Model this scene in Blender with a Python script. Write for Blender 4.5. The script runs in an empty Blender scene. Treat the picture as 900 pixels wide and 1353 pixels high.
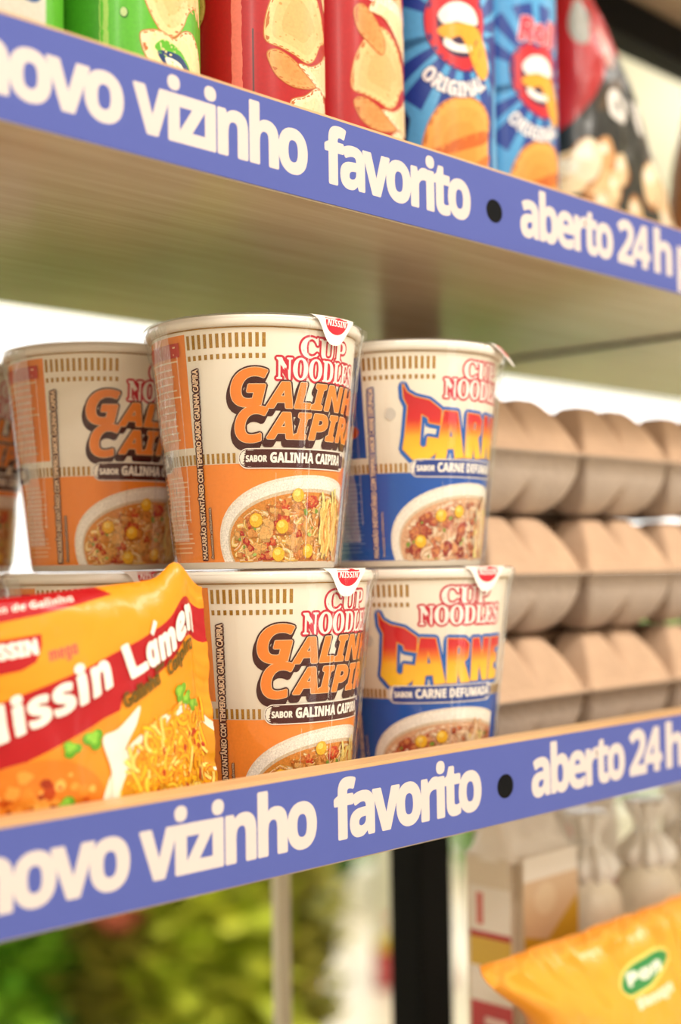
import bpy, bmesh, math, random, unicodedata
from mathutils import Vector, Matrix, noise, geometry
sc = bpy.context.scene
COL = sc.collection
PI = math.pi
rad = math.radians
Z0 = 0.0                                   # height of the camera; everything else is measured from it
FL = -1.5                                  # floor

# ------------------------------------------------------------------ camera
PHI, PITCH, ROLL, FPX = 0.770279, 0.0404401, 0.0145247, 1810.3
Fv = Vector((math.cos(PHI), math.sin(PHI), 0)); Rv = Vector((math.sin(PHI), -math.cos(PHI), 0)); Uv = Vector((0, 0, 1))
F2 = Fv*math.cos(PITCH) + Uv*math.sin(PITCH); U2 = -Fv*math.sin(PITCH) + Uv*math.cos(PITCH)
R3 = Rv*math.cos(ROLL) - U2*math.sin(ROLL); U3 = Rv*math.sin(ROLL) + U2*math.cos(ROLL)
cam = bpy.data.cameras.new('camera'); co = bpy.data.objects.new('camera', cam); COL.objects.link(co)
cam.sensor_fit = 'HORIZONTAL'; cam.sensor_width = 24; cam.lens = FPX/900*24
M = Matrix.Identity(4)
for i in range(3):
    M[i][0] = R3[i]; M[i][1] = U3[i]; M[i][2] = -F2[i]
M[2][3] = Z0
co.matrix_world = M
cam.clip_start = .02; cam.clip_end = 200
cam.dof.use_dof = True; cam.dof.focus_distance = .575; cam.dof.aperture_fstop = 4.0
sc.camera = co

# ------------------------------------------------------------------ light
sc.view_settings.view_transform = 'Standard'; sc.view_settings.look = 'None'
sc.view_settings.exposure = -0.3; sc.view_settings.gamma = 1
wd = bpy.data.worlds.new('sky'); sc.world = wd; wd.use_nodes = True
bg = wd.node_tree.nodes['Background']; bg.inputs[0].default_value = (1.0, .97, .92, 1); bg.inputs[1].default_value = 3.2
def area(name, loc, target, sx, sy, power, col):
    l = bpy.data.lights.new(name, 'AREA'); l.shape = 'RECTANGLE'; l.size = sx; l.size_y = sy; l.energy = power; l.color = col
    o = bpy.data.objects.new(name, l); COL.objects.link(o); o.location = loc
    o.rotation_euler = (Vector(target)-Vector(loc)).to_track_quat('-Z', 'Y').to_euler(); return o
for x, y, p in ((-.5, -.55, 25), (.9, -.75, 25), (2.4, -.5, 28), (4.0, .4, 34), (3.6, 2.4, 34), (6.2, 1.4, 34), (7.6, 3.0, 34), (1.6, 1.9, 30)):
    area('ceiling_light', (x, y, Z0+1.44), (x, y, -1), 1.3, .35, p, (1, .96, .90))
for x, y in ((4.6, 1.6), (6.4, 2.6)):         # unseen fill lights added to brighten the far ceiling from below
    area('ceiling_fill', (x, y, Z0+1.05), (x, y, 3), 1.2, .6, 26, (1, .97, .9))
for x, y in ((-.9, -1.0), (.1, -1.25)):      # small track spots that sparkle in the shrink film
    area('track_spot', (x, y, Z0+1.0), (.4, .4, Z0), .05, .05, 7, (1, .93, .82))

# ------------------------------------------------------------------ helpers
def lin(h):
    h = h.lstrip('#'); out = []
    for i in (0, 2, 4):
        c = int(h[i:i+2], 16)/255; out.append(c/12.92 if c <= .04045 else ((c+.055)/1.055)**2.4)
    return tuple(out)
def lerp(a, b, t): return tuple(x+(y-x)*t for x, y in zip(a, b))
def sst(a, b, x):
    t = min(1, max(0, (x-a)/(b-a))); return t*t*(3-2*t)
def link(o, parent=None):
    COL.objects.link(o)
    if parent: o.parent = parent
    return o
def tag(o, label=None, cat=None, group=None, kind=None):
    if label: o['label'] = label
    if cat: o['category'] = cat
    if group: o['group'] = group
    if kind: o['kind'] = kind
    return o
def thing(name, loc, label, cat, group=None, rz=0):
    o = bpy.data.objects.new(name, None); o.empty_display_size = .02; COL.objects.link(o)
    o.location = loc; o.rotation_euler = (0, 0, rz); return tag(o, label, cat, group)
def obj(name, bm, mat, parent=None, smooth=False):
    me = bpy.data.meshes.new(name); bm.to_mesh(me); bm.free()
    if smooth:
        for p in me.polygons: p.use_smooth = True
    for m in (mat if isinstance(mat, (list, tuple)) else [mat]): me.materials.append(m)
    return link(bpy.data.objects.new(name, me), parent)
def copy_tree(o, parent=None):
    c = o.copy(); COL.objects.link(c); c.parent = parent
    for ch in list(o.children): copy_tree(ch, c)
    return c
def box(bm, x0, x1, y0, y1, z0, z1, bev=0):
    vs = [bm.verts.new((x, y, z)) for z in (z0, z1) for y in (y0, y1) for x in (x0, x1)]
    fs = [bm.faces.new([vs[i] for i in q]) for q in ((0, 2, 3, 1), (4, 5, 7, 6), (0, 1, 5, 4), (2, 6, 7, 3), (0, 4, 6, 2), (1, 3, 7, 5))]
    if bev: bmesh.ops.bevel(bm, geom=list({e for f in fs for e in f.edges}), offset=bev, segments=2, affect='EDGES')
def boxo(name, a, mat, parent=None, bev=0):
    bm = bmesh.new(); box(bm, *a, bev=bev); return obj(name, bm, mat, parent)
def lathe(bm, prof, n=72, closed_top=False, closed_bot=False):
    rings = [[bm.verts.new((r*math.cos(2*PI*i/n), r*math.sin(2*PI*i/n), z)) for i in range(n)] for r, z in prof]
    for a, b in zip(rings, rings[1:]):
        for i in range(n): bm.faces.new((a[i], a[(i+1) % n], b[(i+1) % n], b[i]))
    if closed_top: bm.faces.new(rings[-1])
    if closed_bot: bm.faces.new(list(reversed(rings[0])))

# ------------------------------------------------------------------ materials
def mat(name, col, rough=.5, spec=.5, coat=0, coat_rough=.1, metal=0, bump=None, vary=None, attr=False, trans=0, sss=0):
    m = bpy.data.materials.new(name); m.use_nodes = True; nt = m.node_tree; n = nt.nodes; L = nt.links
    b = n['Principled BSDF']
    b.inputs['Roughness'].default_value = rough; b.inputs['Specular IOR Level'].default_value = spec
    b.inputs['Coat Weight'].default_value = coat; b.inputs['Coat Roughness'].default_value = coat_rough
    b.inputs['Metallic'].default_value = metal; b.inputs['Transmission Weight'].default_value = trans
    if isinstance(col, str): col = lin(col)
    b.inputs['Base Color'].default_value = (*col, 1)
    src = None
    if attr:
        a = n.new('ShaderNodeAttribute'); a.attribute_name = 'Col'; src = a.outputs['Color']
    tc = n.new('ShaderNodeTexCoord')
    if vary:                                           # (scale, amount)
        t = n.new('ShaderNodeTexNoise'); t.inputs['Scale'].default_value = vary[0]; t.inputs['Detail'].default_value = 4
        L.new(tc.outputs['Object'], t.inputs['Vector'])
        r = n.new('ShaderNodeMapRange'); r.inputs[1].default_value = .3; r.inputs[2].default_value = .7
        r.inputs[3].default_value = 1-vary[1]; r.inputs[4].default_value = 1+vary[1]*.4; L.new(t.outputs['Fac'], r.inputs[0])
        x = n.new('ShaderNodeVectorMath'); x.operation = 'SCALE'
        if src: L.new(src, x.inputs[0])
        else: x.inputs[0].default_value = col
        L.new(r.outputs[0], x.inputs['Scale']); src = x.outputs[0]
    if src: L.new(src, b.inputs['Base Color'])
    if bump:                                           # (scale, strength, distance)
        t = n.new('ShaderNodeTexNoise'); t.inputs['Scale'].default_value = bump[0]; t.inputs['Detail'].default_value = 3
        L.new(tc.outputs['Object'], t.inputs['Vector'])
        bp = n.new('ShaderNodeBump'); bp.inputs['Strength'].default_value = bump[1]; bp.inputs['Distance'].default_value = bump[2]
        L.new(t.outputs['Fac'], bp.inputs['Height']); L.new(bp.outputs[0], b.inputs['Normal'])
        if coat: L.new(bp.outputs[0], b.inputs['Coat Normal'])
    return m
def film_mat(name, tint=(1, 1, 1), rough=.08, bump=(90, .35, .001), haze=0.0, ior=1.5, basef=.045):
    m = bpy.data.materials.new(name); m.use_nodes = True; nt = m.node_tree; n = nt.nodes; L = nt.links; n.clear()
    o = n.new('ShaderNodeOutputMaterial'); tr = n.new('ShaderNodeBsdfTransparent'); tr.inputs[0].default_value = (*tint, 1)
    g = n.new('ShaderNodeBsdfGlossy'); g.inputs['Roughness'].default_value = rough
    fr = n.new('ShaderNodeLayerWeight'); fr.inputs['Blend'].default_value = .5
    tc = n.new('ShaderNodeTexCoord'); t = n.new('ShaderNodeTexNoise'); t.inputs['Scale'].default_value = bump[0]; t.inputs['Detail'].default_value = 4
    mp = n.new('ShaderNodeMapping'); mp.inputs['Scale'].default_value = (1, 1, .35)
    L.new(tc.outputs['Object'], mp.inputs[0]); L.new(mp.outputs[0], t.inputs['Vector'])
    bp = n.new('ShaderNodeBump'); bp.inputs['Strength'].default_value = bump[1]; bp.inputs['Distance'].default_value = bump[2]
    L.new(t.outputs['Fac'], bp.inputs['Height']); L.new(bp.outputs[0], g.inputs['Normal']); L.new(bp.outputs[0], fr.inputs['Normal'])
    pw = n.new('ShaderNodeMath'); pw.operation = 'POWER'; pw.inputs[1].default_value = 4.5; L.new(fr.outputs['Facing'], pw.inputs[0])
    ma = n.new('ShaderNodeMath'); ma.operation = 'MULTIPLY_ADD'; ma.inputs[1].default_value = .75; ma.inputs[2].default_value = basef; L.new(pw.outputs[0], ma.inputs[0])
    mx = n.new('ShaderNodeMixShader'); L.new(ma.outputs[0], mx.inputs[0]); L.new(tr.outputs[0], mx.inputs[1]); L.new(g.outputs[0], mx.inputs[2])
    res = mx
    if haze:
        d = n.new('ShaderNodeBsdfDiffuse'); d.inputs[0].default_value = (.9, .87, .82, 1)
        m2 = n.new('ShaderNodeMixShader'); m2.inputs[0].default_value = haze; L.new(mx.outputs[0], m2.inputs[1]); L.new(d.outputs[0], m2.inputs[2]); res = m2
    L.new(res.outputs[0], o.inputs[0]); return m
def wood_mat(name, c1, c2, rough, spec=.5, axis_scale=(2.0, 40, 40)):
    m = bpy.data.materials.new(name); m.use_nodes = True; nt = m.node_tree; n = nt.nodes; L = nt.links; b = n['Principled BSDF']
    tc = n.new('ShaderNodeTexCoord'); mp = n.new('ShaderNodeMapping'); mp.inputs['Scale'].default_value = axis_scale
    t = n.new('ShaderNodeTexNoise'); t.inputs['Scale'].default_value = 3; t.inputs['Detail'].default_value = 8; t.inputs['Roughness'].default_value = .65
    L.new(tc.outputs['Object'], mp.inputs[0]); L.new(mp.outputs[0], t.inputs['Vector'])
    r = n.new('ShaderNodeValToRGB'); r.color_ramp.elements[0].position = .3; r.color_ramp.elements[1].position = .7
    r.color_ramp.elements[0].color = (*lin(c1), 1); r.color_ramp.elements[1].color = (*lin(c2), 1)
    L.new(t.outputs['Fac'], r.inputs[0]); L.new(r.outputs[0], b.inputs['Base Color'])
    b.inputs['Roughness'].default_value = rough; b.inputs['Specular IOR Level'].default_value = spec
    bp = n.new('ShaderNodeBump'); bp.inputs['Strength'].default_value = .15; bp.inputs['Distance'].default_value = .0003
    L.new(t.outputs['Fac'], bp.inputs['Height']); L.new(bp.outputs[0], b.inputs['Normal']); return m

M_board = wood_mat('pale laminate board', '#B29A80', '#C9B59C', .22, .6)
M_lip = wood_mat('light wood edge', '#C79A66', '#DDB587', .45)
M_sticker = mat('periwinkle vinyl', '#545EA6', .55, .15, bump=(400, .05, .0002))
M_letter = mat('off white vinyl lettering', '#D6C8C3', .6, .15)
M_dot = mat('black vinyl dot', '#0B0B0E', .7, .1)
M_steel_b = mat('black painted steel', '#090909', .6, .12)
M_steel_w = mat('white painted steel', '#E6E2D0', .5, .4)
M_paper = mat('coated cup paper', '#F3E8D8', .45, .4, bump=(220, .18, .0006))
M_rim = mat('waxed paper rim', '#EDE3D6', .4, .4)
M_print = mat('printed ink', '#ffffff', .45, .2, attr=True, vary=(900, .06), bump=(220, .18, .0006))
M_food = mat('printed photograph ink', '#ffffff', .45, .2, attr=True, vary=(1500, .28), bump=(220, .18, .0006))
M_gold = mat('gold foil ink', '#B8862B', .38, .5, metal=.35, vary=(2600, .55))
M_film = film_mat('shrink film')
M_fold = film_mat('gathered film with highlight haze', rough=.12, bump=(160, .8, .0022), haze=.18, basef=.13)  # doubled film; its white haze also paints in the bright highlights
M_tab = mat('lid tab foil paper', '#ffffff', .35, .4, attr=True)
M_bagp = mat('glossy packet print', '#ffffff', .32, .3, coat=.2, coat_rough=.12, attr=True, bump=(45, .35, .0022))
M_bagp2 = mat('glossy blurred packet print', '#ffffff', .35, .5, coat=.4, coat_rough=.2, attr=True)
M_canp = mat('satin tube print', '#ffffff', .4, .35, coat=.1, coat_rough=.2, attr=True, vary=(700, .10))
M_metal = mat('tin rim metal', '#C9C9C6', .3, .5, metal=1)
M_plas = mat('clear tube lid plastic', '#E8E6E0', .3, .5)
M_pulp = mat('tan moulded pulp', '#C8A68A', .95, .15, bump=(260, .5, .0012), vary=(60, .08))
M_pulp2 = mat('grey moulded pulp', '#B7A597', .95, .15, bump=(260, .5, .0012), vary=(60, .08))

# ------------------------------------------------------------------ fonts
try:
    FONT = bpy.data.fonts.load(bpy.utils.system_resource('DATAFILES') + '/fonts/NotoSansMath-Regular.woff2')
except Exception:
    FONT = None
STY = {'bold': (0x1D5D4, 0x1D5EE, 0x1D7EC), 'serif': (0x1D400, 0x1D41A, 0x1D7CE), 'bi': (0x1D63C, 0x1D656, 0x1D7EC), 'it': (0x1D608, 0x1D622, 0x1D7E2)}
def mapped(s, st):
    U, l, d = STY[st]
    return ''.join(chr(U+ord(c)-65) if 'A' <= c <= 'Z' else chr(l+ord(c)-97) if 'a' <= c <= 'z' else chr(d+ord(c)-48) if '0' <= c <= '9' else c for c in s)
_gc = {}
def glyphs(s, style='bold', res=3, track=1.0):
    k = (s, style, res, track)
    if k in _gc: return _gc[k]
    c = bpy.data.curves.new('g', 'FONT')
    if style and FONT: c.font = FONT; c.body = mapped(s, style)
    else: c.body = s
    c.resolution_u = res; c.space_character = track
    o = bpy.data.objects.new('g', c); COL.objects.link(o)
    bpy.context.view_layer.update()
    me = bpy.data.meshes.new_from_object(o.evaluated_get(bpy.context.evaluated_depsgraph_get()))
    v = [(p.co.x, p.co.y) for p in me.vertices]; f = [tuple(p.vertices) for p in me.polygons]
    bpy.data.objects.remove(o); bpy.data.curves.remove(c); bpy.data.meshes.remove(me)
    _gc[k] = (v, f); return _gc[k]
_cap = {}
def text_shape(s, x0, x1, yb, cap, style='bold', shear=0, ref='H', rot=0, track=1.0):
    if (style, ref) not in _cap: _cap[style, ref] = max(p[1] for p in glyphs(ref, style)[0])
    capr = _cap[style, ref]
    v, f = glyphs(s, style, 3, track); a = min(p[0] for p in v); b = max(p[0] for p in v); sy = cap/capr; sx = (x1-x0)/(b-a)
    pts = [(x0+(p[0]-a)*sx+p[1]*sy*shear, yb+p[1]*sy) for p in v]
    if rot:
        c, s_ = math.cos(rot), math.sin(rot); pts = [(x0+(x-x0)*c-(y-yb)*s_, yb+(x-x0)*s_+(y-yb)*c) for x, y in pts]
    return pts, f
def poly_shape(pts, holes=()):
    loops = [[Vector((x, y, 0)) for x, y in pts]] + [[Vector((x, y, 0)) for x, y in h] for h in holes]
    t = geometry.tessellate_polygon(loops); flat = [(p.x, p.y) for l in loops for p in l]
    return flat, [tuple(q) for q in t]
def ell(cx, cy, a, b, n=28, rot=0, t0=0, t1=2*PI):
    c, s = math.cos(rot), math.sin(rot); o = []
    full = abs(t1-t0-2*PI) < 1e-6
    for i in range(n if full else n+1):
        t = t0+(t1-t0)*i/n; x, y = a*math.cos(t), b*math.sin(t); o.append((cx+x*c-y*s, cy+x*s+y*c))
    return o
def rrect(x0, x1, y0, y1, r, n=6):
    o = []
    for cx, cy, a in ((x1-r, y1-r, 0), (x0+r, y1-r, 90), (x0+r, y0+r, 180), (x1-r, y0+r, 270)):
        for i in range(n+1): t = rad(a+90*i/n); o.append((cx+r*math.cos(t), cy+r*math.sin(t)))
    return o
def ribbon(pts, w):
    L, R = [], []
    for i, (x, y) in enumerate(pts):
        a = pts[max(0, i-1)]; b = pts[min(len(pts)-1, i+1)]; dx, dy = b[0]-a[0], b[1]-a[1]; d = math.hypot(dx, dy) or 1
        L.append((x-dy/d*w, y+dx/d*w)); R.append((x+dy/d*w, y-dx/d*w))
    v = L+R; n = len(pts); return v, [(i, i+1, n+i+1, n+i) for i in range(n-1)]

def curve(pts, n=5):
    """closed smooth outline through the given points"""
    o = []; m = len(pts)
    for i in range(m):
        p0, p1, p2, p3 = pts[i-1], pts[i], pts[(i+1) % m], pts[(i+2) % m]
        for k in range(n):
            t = k/n; o.append(tuple(.5*((2*p1[j])+(-p0[j]+p2[j])*t+(2*p0[j]-5*p1[j]+4*p2[j]-p3[j])*t*t+(-p0[j]+3*p1[j]-3*p2[j]+p3[j])*t**3) for j in (0, 1)))
    return o
def sweep(bm, no, cuts):
    """cut the flat mesh along parallel lines, touching only the faces each line crosses"""
    if not cuts: return
    def span(f):
        d = [v.co.dot(no) for v in f.verts]; return min(d), max(d)
    todo = sorted(((*span(f), i, f) for i, f in enumerate(bm.faces)), key=lambda q: q[0]); p = 0; act = []
    for c in sorted(cuts):
        while p < len(todo) and todo[p][0] < c-1e-5:
            if todo[p][1] > c+1e-5: act.append(todo[p][3])
            p += 1
        fs = [f for f in act if f.is_valid and span(f)[1] > c+1e-5]
        if not fs: act = []; continue
        g = set(fs)
        for f in fs: g.update(f.edges); g.update(f.verts)
        r = bmesh.ops.bisect_plane(bm, geom=list(g), plane_co=no*c, plane_no=no)
        act = [f for f in r['geom'] if isinstance(f, bmesh.types.BMFace) and f.is_valid and span(f)[1] > c+1e-5]
class Sheet:
    """flat print: coloured shapes laid out in millimetres, cut on a grid and laid onto a curved surface"""
    def __init__(s): s.V = []; s.F = []; s.k = 0; s.c = 0
    def add(s, shape, col, cuts=None, step=1, clip=None):
        v, f = shape; s.k += step
        if isinstance(col, str): col = lin(col)
        if cuts or clip:
            bm = bmesh.new(); vs = [bm.verts.new((x, y, 0)) for x, y in v]
            for q in f:
                try: bm.faces.new([vs[i] for i in q])
                except ValueError: pass
            for y in cuts or ():
                bmesh.ops.bisect_plane(bm, geom=bm.verts[:]+bm.edges[:]+bm.faces[:], plane_co=(0, y, 0), plane_no=(0, 1, 0))
            for pc, pn in clip or ():
                bmesh.ops.bisect_plane(bm, geom=bm.verts[:]+bm.edges[:]+bm.faces[:], plane_co=(*pc, 0), plane_no=(*pn, 0), clear_outer=True)
            bm.verts.index_update(); v = [(p.co.x, p.co.y) for p in bm.verts]; f = [tuple(q.index for q in g.verts) for g in bm.faces]; bm.free()
        s.c += 1; kk = s.k+.09*(s.c % 10)       # no two shapes ever lie in exactly the same plane
        b = len(s.V)
        s.V += [(x, y, kk, *(col(x, y) if callable(col) else col)) for x, y in v]
        s.F += [tuple(b+i for i in q) for q in f]
    def poly(s, pts, col, holes=(), **k): s.add(poly_shape(pts, holes), col, **k)
    def rect(s, x0, x1, y0, y1, col, **k): s.add(([(x0, y0), (x1, y0), (x1, y1), (x0, y1)], [(0, 1, 2, 3)]), col, **k)
    def stroke(s, shape, w, col, n=12, off=(0, 0)):
        v, f = shape; s.k += 1
        if isinstance(col, str): col = lin(col)
        for i in range(n):
            t = 2*PI*i/n; dx, dy = w*math.cos(t)+off[0], w*math.sin(t)+off[1]; b = len(s.V); s.k += .1
            s.V += [(x+dx, y+dy, s.k, *col) for x, y in v]; s.F += [tuple(b+j for j in q) for q in f]
    def build(s, name, material, parent, mp, uc=(), vc=(), unit=5e-6, base=5e-5, cull=None, pl=None):
        bm = bmesh.new(); lk = bm.verts.layers.float.new('k'); lc = bm.verts.layers.float_color.new('Col')
        vs = []
        for p in s.V:
            q = bm.verts.new((p[0], p[1], 0)); q[lk] = p[2]; q[lc] = (p[3], p[4], p[5], 1); vs.append(q)
        for f in s.F:
            try: bm.faces.new([vs[i] for i in f])
            except ValueError: pass
        # cut in strips so each cut only meets the faces it can cross
        if pl:
            P_, nu, nv = pl; du, dv = P_.W/nu, P_.H/nv; uc = [du*i for i in range(1, nu)]; vc = [dv*i for i in range(1, nv)]
            cache = {}
            def corner(i, j):
                if (i, j) not in cache: cache[i, j] = P_.front(du*i, dv*j)
                return cache[i, j]
            def mp(u, v):
                i = min(nu-1, max(0, int(u/du))); j = min(nv-1, max(0, int(v/dv))); a, b = u/du-i, v/dv-j
                w = ((corner(i, j), 1-a), (corner(i+1, j), a-b), (corner(i+1, j+1), b)) if a >= b else ((corner(i, j), 1-b), (corner(i+1, j+1), a), (corner(i, j+1), b-a))
                P = Vector(); n = Vector()
                for (p, q), k in w: P += p*k; n += q*k
                return P, n.normalized()
            no = Vector((1/du, -1/dv, 0)); L2 = no.length
            sweep(bm, no/L2, [c/L2 for c in range(-nv+1, nu)])
        sweep(bm, Vector((1, 0, 0)), list(uc)); sweep(bm, Vector((0, 1, 0)), list(vc))
        if cull:
            bmesh.ops.delete(bm, geom=[f for f in bm.faces if cull(*f.calc_center_median()[:2])], context='FACES')
            bmesh.ops.delete(bm, geom=[v for v in bm.verts if not v.link_faces], context='VERTS')
        for f in bm.faces:
            f.normal_update()
            if f.normal.z < 0: f.normal_flip()
        N = []
        for v in bm.verts:
            P, n = mp(v.co.x, v.co.y); v.co = P + n*(base+unit*v[lk]); N.append(n)
        bm.verts.index_update()
        for f in bm.faces:
            f.normal_update()
            if f.normal.dot(N[f.verts[0].index]) < 0: f.normal_flip()
        me = bpy.data.meshes.new(name); bm.to_mesh(me); bm.free()
        for p in me.polygons: p.use_smooth = True
        me.normals_split_custom_set_from_vertices(N)
        me.materials.append(material)
        return link(bpy.data.objects.new(name, me), parent)

# ------------------------------------------------------------------ the setting
M_floor = mat('beige floor tile', '#DACFB8', .35, .4, vary=(1.2, .06))
M_ceil = mat('cream ceiling paint', '#FBF8EE', .8, .2)
M_wall = mat('cream wall paint', '#F3EFDC', .8, .2)
M_frame = mat('pale window frame', '#DAD8C8', .5, .3)
M_glass = film_mat('window glass', rough=.01, bump=(2, .0, .001), basef=.04)
M_lawn = mat('lawn outside', '#5E7A35', .9, .1, vary=(3, .4))
def struct(o): o['kind'] = 'structure'; return o
struct(boxo('floor', (-1.5, 10.5, -1.6, 4.2, FL-.1, FL), M_floor))
struct(boxo('ceiling', (-1.5, 10.5, -1.6, 4.2, Z0+1.5, Z0+1.6), M_ceil))
WY = 4.2
struct(boxo('wall_back', (-1.5, 10.5, WY, WY+.12, Z0+1.0, Z0+1.5), M_wall))
M_wall2 = mat('warm grey wall paint', '#DDD7CC', .8, .2)
wf = bpy.data.objects.new('wall_front', None); COL.objects.link(wf); struct(wf)
boxo('wall_panel', (-1.5, .78, -1.72, -1.6, FL, Z0+1.5), M_wall2, wf); boxo('wall_panel', (1.16, 10.5, -1.72, -1.6, FL, Z0+1.5), M_wall2, wf)
boxo('wall_panel', (.78, 1.16, -1.72, -1.6, Z0+.7, Z0+1.5), M_wall2, wf)
d2 = bpy.data.objects.new('added_window', None); COL.objects.link(d2); d2.location = (.78, -1.68, FL); struct(d2)  # unseen window, added to reflect as a vertical streak in the film
boxo('window_frame', (0, .03, 0, .06, 0, 2.2), M_frame, d2); boxo('window_frame', (.35, .38, 0, .06, 0, 2.2), M_frame, d2)
boxo('window_frame', (.03, .35, 0, .06, 2.16, 2.2), M_frame, d2); boxo('pane', (.03, .35, .03, .036, 0, 2.16), M_glass, d2)
struct(boxo('wall_left', (-1.62, -1.5, -1.6, 4.32, FL, Z0+1.5), M_wall2))
struct(boxo('wall_right', (10.5, 10.6, -1.6, 4.32, FL, Z0+1.5), M_wall))
w = bpy.data.objects.new('window_1', None); COL.objects.link(w); w.location = (0, WY, 0); struct(w)
boxo('sill', (-1.5, 10.5, 0, .12, FL, FL+.16), M_frame, w)
boxo('head_rail', (-1.5, 10.5, .02, .1, Z0+.95, Z0+1.0), M_frame, w)
for x in (-1.45, .6, 4.7, 8.6, 10.4): boxo('mullion', (x, x+.05, .02, .1, FL+.16, Z0+.95), M_frame, w)
for a, b in ((-1.4, .6), (.65, 4.7), (4.75, 8.6), (8.65, 10.4)): boxo('pane', (a, b, .055, .06, FL+.16, Z0+.95), M_glass, w)
struct(boxo('lawn_ground', (-30, 60, WY+.12, 60, FL-.12, FL-.05), M_lawn))  # lawn outside the window

# ------------------------------------------------------------------ shelving unit
YF, YB, LT = .3935, .6557, .014
unit = thing('shelving_unit', (0, 0, 0), 'open shelving unit with pale boards, periwinkle lettered edge strips and black uprights', 'shelf')
def strip_text(zb, parent, words):
    """zb: height of the strip's lower edge"""
    st = boxo('edge_sticker', (-.35, 1.6, YF-.0004, YF, zb+.0006, zb+.0366), M_sticker, parent)
    for wtxt, x0, x1 in words:
        sh = Sheet(); y = (zb+.0096)*1000
        v = text_shape(wtxt, x0, x1, y, 23.9, 'bold', ref='h', track=.88)
        sh.stroke(v, .62, '#F2E4E0', n=10); sh.add(v, '#F2E4E0')
        sh.build('lettering', M_letter, st, lambda u, v: (Vector((u/1000, YF-.0004, v/1000)), Vector((0, -1, 0))), unit=5e-6, base=1e-5)
    sh = Sheet(); sh.poly(ell(512.6, (zb+.0173)*1000, 6.2, 5.6, 36), '#101014')
    sh.build('dot', M_dot, st, lambda u, v: (Vector((u/1000, YF-.0004, v/1000)), Vector((0, -1, 0))), base=1e-5)
WORDS = [('seu', 172, 218), ('novo', 233, 295.7), ('vizinho', 301, 388.4), ('favorito', 399.4, 494.2), ('aberto', 533.6, 613.5), ('24', 619, 650), ('h', 655.2, 672.8), ('para', 679.5, 731)]
def shelf(zb, segs, yb, words=True):
    for i, (a, b, yy) in enumerate(segs):
        bd = boxo('shelf_board', (a, b, YF+.0001, yy, Z0+zb, Z0+zb+.0131), M_board, unit)
    lp = boxo('front_lip', (-.35, 1.6, YF, YF+LT, Z0+zb+.0002, Z0+zb+.0381), M_lip, unit, bev=.0008)
    if words: strip_text(Z0+zb, lp, WORDS)
    return lp
shelf(.1500, ((-.35, .8005, YB), (.8035, 1.6, YB)), YB)
shelf(-.1200, ((-.35, .600, .69), (.6003, .8005, YB), (.8035, 1.6, YB)), YB)
shelf(-.3900, ((-.35, .8005, YB), (.8035, 1.6, YB)), YB)
shelf(.4550, ((-.35, .8005, YB), (.8035, 1.6, YB)), YB)
boxo('shelf_beam', (-.35, 1.6, .585, .61, Z0+.422, Z0+.455), M_steel_b, unit)
boxo('upright', (.757, .7935, .660, .690, FL, Z0+.1499), M_steel_b, unit, bev=.001)
boxo('upright', (.757, .7935, .660, .690, Z0+.1501, Z0+.4549), M_steel_b, unit, bev=.001)
boxo('upright', (.6175, .6285, .660, .668, FL, Z0-.125), M_steel_w, unit, bev=.001)['label'] = 'thin white upright'
boxo('seam_cover', (.7985, .8055, YF+.016, YB, Z0+.1485, Z0+.1499), M_steel_b, unit)
boxo('upright', (-.33, -.29, .660, .690, FL, Z0+.8), M_steel_b, unit, bev=.001)
boxo('upright', (1.56, 1.6, .660, .690, FL, Z0+.8), M_steel_b, unit, bev=.001)

# ------------------------------------------------------------------ noodle cups
CH, RT, RB = .105, .0460, .0345
K = .72
def cup_map(u, v):
    t = rad(u/K); r = RB+(RT-RB)*v/105; sl = (RT-RB)/CH
    n = Vector((math.cos(t), math.sin(t), -sl)).normalized()
    return Vector((r*math.cos(t), r*math.sin(t), v/1000)), n
UC = [K*a for a in range(-180, 181, 5)]

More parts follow.
